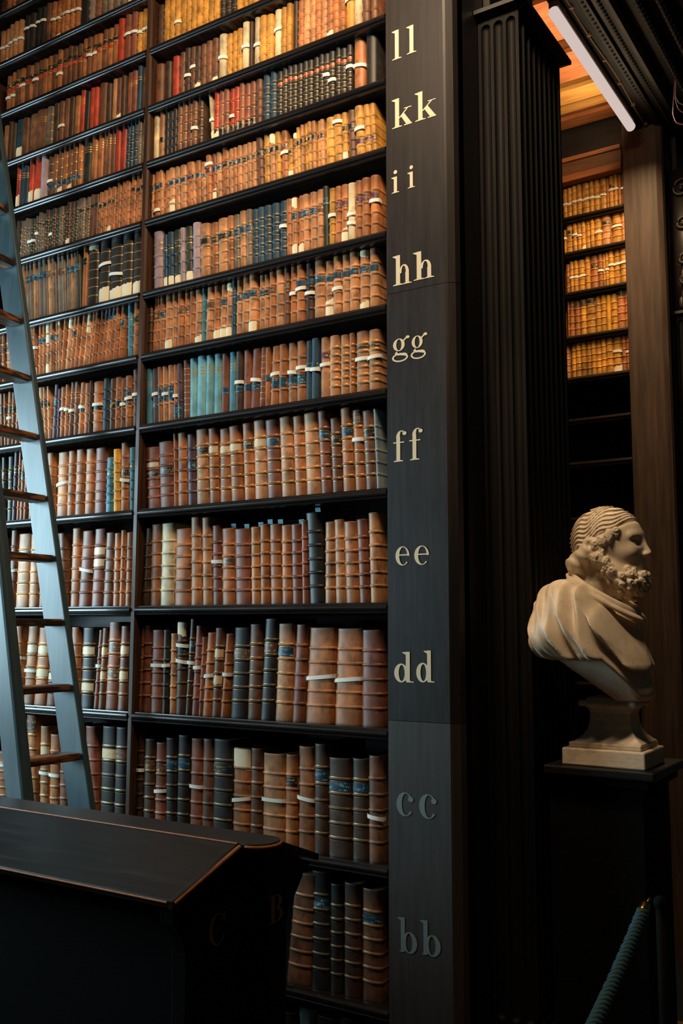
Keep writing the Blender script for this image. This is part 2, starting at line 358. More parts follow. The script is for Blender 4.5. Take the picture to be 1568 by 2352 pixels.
# carved bracket of the far pilaster: scrolls and leaves
m = MB(); cy_, cx_ = 4.44, -.985
for k, (z, r) in enumerate(((3.62, .05), (3.45, .035), (3.28, .03), (3.18, .026))):
    pts = [(cx_+r*(1-t*.8)*math.cos(9*t), cy_, z+r*(1-t*.8)*math.sin(9*t)) for t in np.linspace(0, 1, 26)]
    m.tube(pts, .009, 8)
    m.ball((cx_, cy_, z), .013)
for k in range(7):
    z = 3.08+k*.02; m.ball((cx_-.02+.012*(k % 3), cy_+.01, z+.012*k), .02, 6, (.7, .6, 1.6))
m.box(cx_-.055, cx_+.055, cy_+.004, cy_+.03, 3.03, 3.72)
o = m.build('carved_scroll', BOARD, None, True); o.parent = pf; o.matrix_parent_inverse = Matrix.Translation(-pf.location)

ped = empty('pedestal', (-.79, 2.51, 0)); tag(ped, 'dark wooden pedestal carrying the marble bust, in front of the fluted pilaster', 'pedestal')
PZ = 1.262
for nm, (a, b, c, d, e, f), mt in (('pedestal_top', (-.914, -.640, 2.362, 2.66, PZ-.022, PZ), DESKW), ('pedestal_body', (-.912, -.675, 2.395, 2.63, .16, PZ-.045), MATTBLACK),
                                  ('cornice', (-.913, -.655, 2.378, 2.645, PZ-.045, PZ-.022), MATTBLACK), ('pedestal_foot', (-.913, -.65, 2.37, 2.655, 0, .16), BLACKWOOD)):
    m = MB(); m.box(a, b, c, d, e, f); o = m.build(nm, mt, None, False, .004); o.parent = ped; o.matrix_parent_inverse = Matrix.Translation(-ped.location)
def fp_(o, root): o.parent = root; o.matrix_parent_inverse = Matrix.Translation(-root.location); return o
m = MB(); m.add([(-1.40, 4.29, 0), (-1.03, 4.29, 0), (-1.03, 4.40, 0), (-1.40, 4.40, 0), (-1.40, 4.325, .24), (-1.11, 4.325, .24), (-1.11, 4.40, .24), (-1.40, 4.40, .24)],
               [(0, 3, 2, 1), (4, 5, 6, 7), (0, 1, 5, 4), (1, 2, 6, 5), (2, 3, 7, 6), (3, 0, 4, 7)])
o = m.build('base_foot', plain('blue_grey_paint', '#2c3644', .6)); o.parent = far; o.matrix_parent_inverse = Matrix.Translation(-far.location)

# ------------------------------------------------------------------ nave-side beam with mouldings, strip lamp, alcove ceiling boards
def beam():
    root = empty('gallery_beam', (-.93, 3.7, 3.9)); tag(root, 'dark moulded beam with bead rows running above the strip lamp', 'beam')
    def prof(pts): return [(x, z) for x, z in pts]
    y0, y1 = 2.76, 4.72
    steps = [(-1.163, 4.12), (-1.163, 3.90), (-1.125, 3.90), (-1.12, 3.908), (-1.075, 3.908), (-1.07, 3.90), (-1.04, 3.90), (-1.035, 3.915), (-.985, 3.915), (-.98, 3.893), (-.965, 3.89), (-.95, 3.90),
             (-.945, 3.92), (-.90, 3.92), (-.895, 3.905), (-.875, 3.905), (-.87, 3.93), (-.83, 3.93), (-.825, 3.90), (-.80, 3.90), (-.795, 3.93), (-.74, 3.93), (-.735, 3.85), (-.70, 3.85), (-.70, 4.12)]
    m = MB(); m.prism(steps, 'y', y0, y1); fp_(m.build('moulded_soffit', PILW), root)
    for x, z, r, dy in ((-1.055, 3.899, .006, .03), (-1.01, 3.914, .008, .024), (-.885, 3.904, .010, .030), (-.812, 3.899, .011, .034)):
        m = MB(); y = y0+.05
        while y < y1-.02: m.ball((x, y, z), r, 4); y += dy
        fp_(m.build('bead_row', PILW), root)
    return root
beam()
m = MB(); ys = np.linspace(2.8, 4.71, 26)
m.tube([(-1.10+.004*math.sin(7*y), y, 3.904-.003*math.sin(11*y)) for y in ys], .0032, 6)
for y in np.linspace(2.9, 4.7, 10): m.box(-1.108, -1.092, y-.005, y+.005, 3.897, 3.912)
tag(m.build('lamp_cable', plain('cable_tan', '#5a452c', .7)), 'thin tan lamp cable clipped along the dark beam', 'cable')
cw = (('#4a1c2c', 'pink'), ('#40200e', 'orange'), ('#4a4030', 'cream'))
for i, (c, nm) in enumerate(cw):
    m = MB(); yq = 3.85; pts = []
    A = [(1551, 180), (1548, 215), (1545, 262), (1552, 282), (1568, 287), (1590, 282)] if i == 0 else ([(1553, 190), (1550, 226), (1557, 250), (1568, 259), (1590, 262)] if i == 1 else [(1552, 186), (1551, 222), (1558, 236), (1568, 241), (1590, 246)])
    for a, b in A: pts.append(un(a, b, 'y', yq-.012*i))
    P = np.array(pts); T = np.linspace(0, len(P)-1, 40); q = np.array([[np.interp(t, range(len(P)), P[:, k]) for k in range(3)] for t in T])
    for _ in range(4): q[1:-1] = (q[:-2]+2*q[1:-1]+q[2:])/4
    m.tube(q, .0035 if i == 0 else .0025, 6)
    tag(m.build('hanging_cable', plain('cable_'+nm, c, .5), None, True), '%s cable hanging in a loop under the beam' % nm, 'cable', 'loose cables under the beam')
lamp = empty('strip_lamp', (-1.13, 3.67, 3.84)); tag(lamp, 'lit tubular strip lamp under the beam above the bust', 'lamp')
t = NT('lit_diffuser'); t.b.inputs['Base Color'].default_value = (.02, .02, .02, 1); t.b.inputs['Emission Color'].default_value = (1, .81, .74, 1); t.b.inputs['Emission Strength'].default_value = .64
LIT = t.m
m = MB(); m.tube([(-1.13, y, 3.833) for y in np.linspace(3.19, 4.16, 4)], .021, 20); fp_(m.build('diffuser_tube', LIT, None, True), lamp)
m = MB(); m.box(-1.148, -1.112, 3.19, 4.16, 3.853, 3.875); fp_(m.build('lamp_batten', WOODV), lamp)
for y in (3.3, 4.05):
    m = MB(); m.box(-1.14, -1.12, y-.01, y+.01, 3.875, 3.902); fp_(m.build('bracket', WOODV), lamp)
# boards of the alcove ceiling and the cornice over the far shelves
for i, (ya, yb_, z, mt) in enumerate(((3.72, 3.93, 4.0, WARMWOOD), (4.0, 4.11, 4.0, PALEWOOD), (4.147, 4.185, 4.0, PALEWOOD), (4.244, 4.328, 4.0, WARMWOOD), (3.35, 3.62, 4.0, WARMWOOD), (2.95, 3.25, 4.0, WARMWOOD))):
    m = MB(); m.box(-2.9, -1.205, ya, yb_, z, z+.02); m.box(-2.9, -1.205, ya+.01, yb_-.01, z+.02, 4.165)
    tag(m.build('trim_%d' % (i+1), mt), kind='structure')
m = MB(); m.prism([(YF-.02, 3.727), (YF+.02, 3.722), (YF+.02, 3.765), (YF-.012, 3.762)], 'x', -2.9, -1.225)
m.prism([(YF-.015, 3.83), (YF-.02, 3.847), (YF+.02, 3.85), (YF+.02, 3.825)], 'x', -2.9, -1.225)
o = m.build('cornice_moulding', WARMWOOD); o.parent = far; o.matrix_parent_inverse = Matrix.Translation(-far.location)
m = MB(); m.box(-2.9, -1.225, YF-.002, YF+.02, 3.755, 3.835)
o = m.build('cornice_board', wood('brown_oak_board', '#6a4424', '#4f321b', .5, (2, 24, 24))); o.parent = far; o.matrix_parent_inverse = Matrix.Translation(-far.location)
m = MB(); m.box(-2.9, -1.21, YF+.02, YF+.05, 3.72, 4.12)
o = m.build('frieze_panel', BLACKWOOD); o.parent = far; o.matrix_parent_inverse = Matrix.Translation(-far.location)
# ------------------------------------------------------------------ ladder
lad = empty('library_ladder', (-2.2, 1.95, 0)); tag(lad, 'blue-grey wooden library ladder leaning in front of the left shelves', 'ladder')
RY, LY = 2.05, 1.83
ra, rb = un(210, 1865, 'y', RY), un(20, 464, 'y', RY)
la, lb = un(58, 1851, 'y', LY), un(5, 1316, 'y', LY)
def along(a, b, z): t = (z-a[2])/(b[2]-a[2]); return a+(b-a)*t
for a, b, y, th, wd_ in ((ra, rb, RY, .011, .098), (la, lb, LY, .020, .085)):
    p0, p1 = along(a, b, 0), along(a, b, 4.05); d = (p1-p0)/np.linalg.norm(p1-p0); w = np.cross((0, 1.0, 0), d); w /= np.linalg.norm(w)
    w = w if w[0] > 0 else -w
    c = (p0+p1)/2 - w*wd_/2 + np.array((0, th, 0))
    m = MB(); m.obb(c, w*wd_/2, np.array((0, 1., 0))*th, (p1-p0)/2)
    fp_(m.build('rail', LADDERW, None, False, .006 if th < .015 else .014, 3), lad)
zr = [un(a, b, 'y', RY)[2] for a, b in ((36, 605), (58, 737), (75, 868), (95, 1003), (112, 1145), (132, 1283), (152, 1430), (172, 1580), (190, 1738))]
step = (zr[0]-zr[-1])/(len(zr)-1)
for z in [zr[-1]-step*k for k in range(1, 5)]+zr[::-1]+[zr[0]+step*k for k in range(1, 6)]:
    p, q = along(ra, rb, z), along(la, lb, z)
    c0 = p-np.array((.046, 0, 0)); c1 = q-np.array((.040, 0, 0)); d = (c0-c1); L = np.linalg.norm(d)
    c = (c0+c1)/2+np.array((0, .01, 0)); m = MB(); u = d/L
    m.obb(c, np.array((.034, 0, 0)), u*(L/2-.012), np.array((0, 0, .011)))
    fp_(m.build('rung', TREAD, None, False, .005, 2), lad)

# ------------------------------------------------------------------ sloping reading desk
desk = empty('reading_desk', (-2.0, 1.57, 0)); tag(desk, 'dark double-sloped reading desk in front of the ladder, worn orange edge', 'desk')
XD = -1.2
ze, zr_ = 1.122, 1.186; yn, yf_, r0, r1 = 1.332, 1.806, 1.520, 1.610
m = MB()
m.prism([(yn, ze), (yn+.003, ze-.014), (r0, zr_-.014), (r0, zr_)], 'x', -3.4, XD-.012); fp_(m.build('sloped_lid', DESKW, None, False, .002), desk)
m = MB(); m.prism([(yf_, ze-.008), (yf_-.003, ze-.022), (r1, zr_-.014), (r1, zr_)], 'x', -3.4, XD-.012); fp_(m.build('sloped_lid', DESKW, None, False, .002), desk)
m = MB(); pl = [(-3.4, r0), (XD+.008, r0)]+[(XD+.008+.040*math.sin(t), (r0+r1)/2-.045*math.cos(t)) for t in np.linspace(.1, math.pi-.1, 14)]+[(XD+.008, r1), (-3.4, r1)]
m.prism(pl, 'z', zr_-.013, zr_+.002); fp_(m.build('ridge_board', DESKW, None, False, .002), desk)
m = MB()   # worn pale arrises
m.tube([(-3.4, yn-.001, ze-.003), (XD-.016, yn-.001, ze-.003)], .0022, 8); m.tube([(-3.4, r0-.001, zr_+.0005), (XD-.01, r0-.001, zr_+.0005)], .0018, 8)
m.tube([(XD-.004, yn+.004, ze-.004), (XD-.004, r0, zr_-.004)], .0036, 8)
m.tube([(p[0]+.0005, p[1], zr_-.004) for p in pl[1:17]], .003, 8)
fp_(m.build('worn_edge', EDGEW), desk)
m = MB(); m.prism([(yn-.002, ze), (yn-.001, ze-.014), (r0, zr_-.016), (r0, zr_-.002)], 'x', XD-.012, XD-.003); fp_(m.build('breadboard_end', DESKW), desk)
half = [(r0+.02, 1.17), (1.352, 1.118), (1.345, 1.105), (1.352, 1.075), (1.372, 1.05), (1.383, 1.02), (1.385, .95), (1.385, .12), (1.36, .10), (1.36, 0)]
far_ = [(1.70, 0), (1.70, .10), (1.692, .12), (1.692, .96), (1.690, .995), (1.697, 1.025), (1.725, 1.052), (1.747, 1.078), (1.752, 1.092), (1.782, 1.10), (r1, 1.17)]
m = MB(); m.prism(half+far_, 'x', XD-.05, XD-.014); ep = fp_(m.build('end_panel', MATTBLACK, None, False, .003), desk)
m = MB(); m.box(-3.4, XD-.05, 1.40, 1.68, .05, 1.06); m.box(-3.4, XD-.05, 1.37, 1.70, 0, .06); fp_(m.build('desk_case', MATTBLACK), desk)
for ch, (xa, xb, ya, yb_) in (('C', (478, 517, 2098, 2172)), ('B', (616, 651, 2055, 2119))):
    m = MB(); xx = XD-.0135; ym = (ya+yb_)/2
    Y0, Y1 = un(xa, ym, 'x', xx)[1], un(xb, ym, 'x', xx)[1]; Z1, Z0 = un((xa+xb)/2, ya, 'x', xx)[2], un((xa+xb)/2, yb_, 'x', xx)[2]
    for vs, fs in GLY[ch]: m.add([(xx+len(m.f)*1.5e-6, Y0+(Y1-Y0)*u, Z0+(Z1-Z0)*v) for u, v in vs], fs)
    o = m.build('painted_letter', GILTPAINT); o.parent = ep; o['label'] = 'dull gold letter '+ch

# ------------------------------------------------------------------ rope barrier
post = empty('barrier_post', (-.551, 2.045, 0)); tag(post, 'slim black barrier post with brass rope hook in front of the pedestal', 'post')
m = MB(); m.tube([(-.551, 2.045, z) for z in (.02, .5, 1.045)], .0095, 14); fp_(m.build('pole', MATTBLACK, None, True), post)
m = MB(); m.lathe((-.551, 2.045, 0), [(.15, 0), (.15, .012), (.05, .03), (.012, .05)], 28); fp_(m.build('base_plate', BLACKWOOD, None, True), post)
BRASS = plain('polished_brass', '#d8a552', .18, 1.0)
m = MB(); m.ball((-.551, 2.045, 1.055), .014); fp_(m.build('finial', MATTBLACK, None, True), post)
A, B_ = un(1475, 2096, 'x', -.556), un(1362, 2356, 'x', -.556)
m = MB(); d = (A-B_)/np.linalg.norm(A-B_); m.tube([A-d*.004, A+d*.004, A+d*.012, A+d*.022, A+d*.026, A+d*.034], .01, 14, radii=[.0115, .0115, .0105, .0105, .006, .004]); m.tube([A+d*.03, A+d*.042+np.array((.004, .002, .004))], .003, 8)
fp_(m.build('rope_hook', BRASS, None, True), post)
E_ = np.array((-.556, -.35, A[2]-.02)); rv = []; pts = []
for t in np.linspace(0, 1, 900):
    y = A[1]+(E_[1]-A[1])*t
    # sagging curve through the two sighted points
    zz = A[2] - 4*.235*t*(1-t)*1.02 - .02*t
    pts.append((-.556, y, zz))
k = min(range(900), key=lambda i: abs(pts[i][1]-B_[1])); sc_ = (A[2]-B_[2])/max(1e-6, A[2]-pts[k][2])
pts = [np.array((p[0], p[1], A[2]-(A[2]-p[2])*sc_)) for p in pts]
m = MB()
for st in range(3):
    q = []
    acc = 0
    for i, p in enumerate(pts):
        if i: acc += np.linalg.norm(p-pts[i-1])
        a = acc/.036*2*math.pi+st*2.094; dd = pts[min(i+1, 899)]-pts[max(i-1, 0)]; dd /= np.linalg.norm(dd); nrm = np.cross(dd, (1., 0, 0))
        q.append(p+.0062*(np.array((1., 0, 0))*math.cos(a)+nrm*math.sin(a)))
    # resample finely so that the twist reads
    m.tube(q, .0068, 8)
tag(m.build('barrier_rope', plain('teal_rope', '#123f48', .8), None, True), 'twisted teal barrier rope sagging from the brass hook towards the camera', 'rope')

# ------------------------------------------------------------------ marble bust (one continuous carved surface)
def surface_nets(D, h, org):
    S = D < 0
    c = [(i, j, k) for i in (0, 1) for j in (0, 1) for k in (0, 1)]
    sl = lambda A, o: A[o[0]:A.shape[0]-1+o[0], o[1]:A.shape[1]-1+o[1], o[2]:A.shape[2]-1+o[2]]
    cnt = sum(sl(S, o).astype(np.int8) for o in c); mix = (cnt > 0) & (cnt < 8)
    acc = np.zeros(mix.shape+(3,), np.float32); num = np.zeros(mix.shape, np.float32)
    for a in c:
        for ax in range(3):
            if a[ax]: continue
            b = list(a); b[ax] = 1
            da, db = sl(D, a), sl(D, b); cr = mix & ((da < 0) != (db < 0))
            t = np.where(cr, da/np.where(cr, da-db, 1), 0)
            for q in range(3): acc[..., q] += np.where(cr, a[q]+(t if q == ax else 0), 0)
            num += cr
    idx = np.full(mix.shape, -1, np.int64); w = np.argwhere(mix); idx[mix] = np.arange(len(w))
    V = (w+acc[mix]/num[mix][:, None])*h+np.array(org)
    F = []
    for ax in range(3):
        u, v = (ax+1) % 3, (ax+2) % 3
        s0 = [slice(None)]*3; s1 = [slice(None)]*3; s0[ax] = slice(0, -1); s1[ax] = slice(1, None)
        cr = S[tuple(s0)] != S[tuple(s1)]; e = np.argwhere(cr); ins = S[tuple(s0)][cr]
        ok = (e[:, u] > 0) & (e[:, v] > 0) & (e[:, u] < mix.shape[u]) & (e[:, v] < mix.shape[v]) & (e[:, ax] < mix.shape[ax])
        e, ins = e[ok], ins[ok]
        def at(du, dv): q = e.copy(); q[:, u] -= du; q[:, v] -= dv; return idx[q[:, 0], q[:, 1], q[:, 2]]
        Q4 = np.stack([at(1, 1), at(0, 1), at(0, 0), at(1, 0)], 1); Q4[~ins] = Q4[~ins][:, ::-1]; F.append(Q4)
    return V, np.concatenate(F)
def bust_sdf():
    h = .0023; lo = np.array((-.185, -.215, .135)); hi = np.array((.165, .215, .675))
    n = np.ceil((hi-lo)/h).astype(int)
    X, Y, Z = np.meshgrid(*[(lo[i]+h*np.arange(n[i])).astype(np.float32) for i in range(3)], indexing='ij', sparse=True)
    A = np.abs(Y); rg = np.random.RandomState(4)
    smin = lambda a, b, k: (lambda q: np.minimum(a, b)-q*q*k*.25)(np.maximum(k-np.abs(a-b), 0)/k)
    smax = lambda a, b, k: -smin(-a, -b, k)
    def ell(c, r, y=Y):
        q = np.sqrt(((X-c[0])/r[0])**2+((y-c[1])/r[1])**2+((Z-c[2])/r[2])**2); return (q-1)*min(r)
    def cap(a, b, r0, r1=None, y=Y):
        a = np.array(a); b = np.array(b); d = b-a
        t = np.clip(((X-a[0])*d[0]+(y-a[1])*d[1]+(Z-a[2])*d[2])/(d@d), 0, 1)
        return np.sqrt((X-a[0]-t*d[0])**2+(y-a[1]-t*d[1])**2+(Z-a[2]-t*d[2])**2)-(r0+((r1 if r1 else r0)-r0)*t)
    # head
    pl = (Z-.536-.52*(X+.044))/1.127                       # signed height over the hair band plane
    ang = np.arctan2(Y, Z-.56)
    skull = ell((.029, 0, .574), (.087, .070, .084))
    wave = np.sin((pl/.0100+.60*np.sin(X*95+A*25)+.35*np.sin(X*41+2)) * 6.283/1.0)
    above = np.clip((pl-.008)/.006, 0, 1)
    hair = skull-.0030-above*(.0016+.0022*wave)+.0035*np.exp(-((pl-.006)/.0028)**2)
    face = ell((.072, 0, .548), (.050, .050, .082))
    jaw = ell((.072, 0, .498), (.045, .046, .050))
    head = smin(smin(hair, face, .018), jaw, .02)
    head = smin(head, cap((.109, .008, .586), (.100, .040, .582), .0105, .009, A), .010)
    head = smax(head, -ell((.119, .028, .566), (.015, .016, .0095), A), .010)
    head = smin(head, ell((.099, .027, .565), (.0130, .0135, .0098), A), .004)
    head = smin(head, cap((.112, 0, .584), (.1345, 0, .5395), .0062, .0082), .010)
    head = smin(head, ell((.125, .0075, .5355), (.0095, .0065, .0058), A), .006)
    head = smin(head, ell((.090, .036, .540), (.022, .017, .017), A), .018)
    head = smin(head, cap((.1135, 0, .512), (.106, .016, .509), .0062, .0045, A), .005)
    head = smin(head, cap((.1125, 0, .501), (.105, .014, .501), .0066, .0045, A), .005)
    # ear
    ear = ell((.004, .072, .556), (.016, .0085, .023), A); ear = smax(ear, -ell((.008, .081, .557), (.008, .007, .013), A), .004)
    head = smin(head, ear, .005)
    # beard, moustache, temple curls: many small locks
    beard = smin(ell((.084, 0, .468), (.045, .046, .040)), cap((.028, .056, .525), (.078, .036, .470), .019, .024, A), .02)
    head = smin(head, beard, .012)
    locks = np.full(np.broadcast_shapes(X.shape, Y.shape, Z.shape), 1., np.float32)
    def lock(p, r, d):
        nonlocal locks
        a = np.array(p); i0 = np.maximum(((a-r*3.2-lo)/h).astype(int), 0); i1 = np.minimum(((a+r*3.2-lo)/h).astype(int)+1, n)
        s = tuple(slice(i0[q], i1[q]) for q in range(3))
        x, y, z = X[s[0]], Y[:, s[1]], Z[:, :, s[2]]
        dx, dy, dz = x-p[0], y-p[1], z-p[2]
        rr = np.sqrt(dx*dx+dy*dy+dz*dz)
        b = rr-r; b = np.maximum(b, -(np.sqrt((dx-d[0]*r)**2+(dy-d[1]*r)**2+(dz-d[2]*r)**2)-r*.42))
        locks[s] = np.minimum(locks[s], b)
    def onto(p):
        p = np.array(p, float)
        for _ in range(3):
            q = np.clip(((p-lo)/h).astype(int), 1, n-2); i, j, k = q
            g = np.array((head[i+1, j, k]-head[i-1, j, k], head[i, j+1, k]-head[i, j-1, k], head[i, j, k+1]-head[i, j, k-1])); g /= np.linalg.norm(g)+1e-9
            p = p-g*head[i, j, k]
        return p, g
    head = np.ascontiguousarray(head)
    for sgn in (-1, 1):
        for i in range(190):
            t = rg.rand()
            if i < 110:     # beard, from the cheek round to the chin
                p = (rg.uniform(.022, .135), sgn*rg.uniform(.0, .062), rg.uniform(.425, .502)); 
                if p[2] > .485 and p[0] > .062: continue
                r = rg.uniform(.0066, .0100)
            elif i < 150:   # whiskers in front of the ear
                p = (.020+.042*t+rg.uniform(-.006, .008), sgn*.07, .545-.060*t+rg.uniform(-.014, .014)); r = rg.uniform(.0062, .0088)
            else:           # temple curls up to the band
                p = (.018+.062*t+rg.uniform(-.006, .004), sgn*.07, .560+.038*t+rg.uniform(-.014, .006)); r = rg.uniform(.0068, .0090)
            p, d = onto(p)
            if p[0] > .092 and p[2] > .515: continue
            lock(p+d*r*.30, r, d)
        for i in range(9): lock((.1165-.0014*i, sgn*(.003+.0040*i), .5205-.0030*i), .0056, (1, 0, 0))
    head = smin(head, locks, .0042)
    roll = smin(cap((-.006, .062, .540), (-.036, .044, .512), .023, .027, A), cap((-.036, .044, .512), (-.044, 0, .508), .027, .028, A), .01)
    roll = roll-.0016*np.sin((Z*190+X*150+3*np.sin(A*60)))
    head = smin(head, roll, .006)
    # neck
    neck = cap((-.018, 0, .40), (.004, 0, .52), .056, .050)
    head = smin(head, neck, .016)
    # shoulders and chest under the cloak
    cx = -.034+(.44-Z)*.25
    f = np.clip((.47-Z)/.30, 0, 1)
    rx = .098+.018*f-.03*np.clip((.26-Z)/.12, 0, 1); ry = .178-.02*np.clip((.30-Z)/.13, 0, 1)
    q = np.sqrt(((X-cx)/rx)**2+(A/ry)**2+(np.maximum(Z-.335, 0)/.142)**2)
    torso = (q-1)*.095
    torso = smin(torso, cap((-.068, .10, .400), (-.078, .148, .330), .060, .052, A), .05)
    torso = smin(torso, cap((.035, 0, .40), (.088, 0, .19), .040, .034), .05)
    u = (X+.42*(Z-.44)+.18*A)
    wv = lambda q: (1-np.abs(np.sin(q)))*2-1
    fold = .0046*wv(u*62+1.1*np.sin(Z*14+1)+A*9)+.0030*np.sin(u*205+1.3+A*31+np.sin(Z*25))+.0018*np.sin(u*61-Z*33)
    fm = np.clip((.478-Z)/.05, 0, 1)*np.clip((Z-.14)/.03, 0, 1)
    torso = torso-fold*fm
    zc = .172+.100*np.maximum(np.clip((A-.055)/.09, 0, 1), np.clip((.058-X)/.115, 0, 1))
    torso = smax(torso, (zc-Z)*.8, .010)
    # neck opening of the cloak with its rolled edge
    ox, oz = X-.022, Z-.432
    rp = np.sqrt((ox/.078)**2+(Y/.082)**2); tilt = oz+.62*ox-.010
    torso = smax(torso, -np.maximum((rp-.93)*.075, .000-tilt-.03), .006)
    edge = np.sqrt(((rp-1)*.078)**2+tilt**2)-.0085
    edge2 = np.sqrt(((rp-1.17)*.078)**2+(tilt+.012)**2)-.0070
    torso = smin(torso, smin(edge, edge2, .006), .008)
    return smin(head, torso, .006), h, lo
D_, h_, lo_ = bust_sdf()
V_, F_ = surface_nets(np.ascontiguousarray(D_), h_, lo_)
def marble():
    t = NT('aged_marble'); a = t.noise(9, 4); b = t.noise(60, 3)
    c = t.mix(t.ramp(a, .35, .7), lin('#dccab0'), lin('#c8b296')); c = t.mix(t.ramp(b, .62, .85), c, lin('#8f7a60'))
    t.l(c, t.b.inputs['Base Color']); t.b.inputs['Roughness'].default_value = .52
    t.b.inputs['Subsurface Weight'].default_value = .0
    return t.m
MARB = marble()
BX, BY, BZ = -.80, 2.475, 1.25
bust = mk('marble_bust', V_, F_.tolist(), MARB, None, None, True, (BX, BY, BZ))
tag(bust, 'pale marble bust of a bearded man in a cloak, in profile', 'bust')
sm = bust.modifiers.new('smooth', 'SMOOTH'); sm.factor = .35; sm.iterations = 2
def bp(name, boxes=None, bevel=.003):
    m = MB()
    for b in boxes: m.box(*b)
    o = m.build(name, MARB, bust, False, bevel); return o
z0 = PZ-BZ+.0005
bp('plinth', [(-.072, .134, -.092, .088, z0, .055)], .004)
bp('plinth_step', [(-.058, .122, -.080, .076, .055, .069)], .003)
m = MB(); prof = [(.069, .086, .072), (.075, .078, .064), (.085, .066, .054), (.100, .056, .046), (.120, .051, .042), (.140, .050, .041), (.150, .054, .045), (.156, .062, .052), (.162, .064, .054), (.178, .055, .046)]
vs = []; fs = []
for z, a, b in prof: vs += [(.036-a, -b, z), (.036+a, -b, z), (.036+a, b, z), (.036-a, b, z)]
for i in range(len(prof)-1):
    for j in range(4): fs.append((i*4+j, i*4+(j+1) % 4, i*4+4+(j+1) % 4, i*4+4+j))
fs += [(3, 2, 1, 0), tuple(range(len(vs)-4, len(vs)))]
m.add(vs, fs)
for x, y in ((.100, -.052), (.100, .052), (-.030, -.052)): m.ball((x, y, .163), .0105, 6, (1.2, .8, .8))
m.build('scrolled_stem', MARB, bust, False, .002)
m = MB(); m.tube([(-.055, -.03, .07), (-.055, -.03, .29)], .004, 8); m.ball((-.055, -.03, .215), .006); o = m.build('support_rod', plain('dark_iron', '#4a3a28', .4, .8), bust, True); o['label'] = 'thin metal support rod'

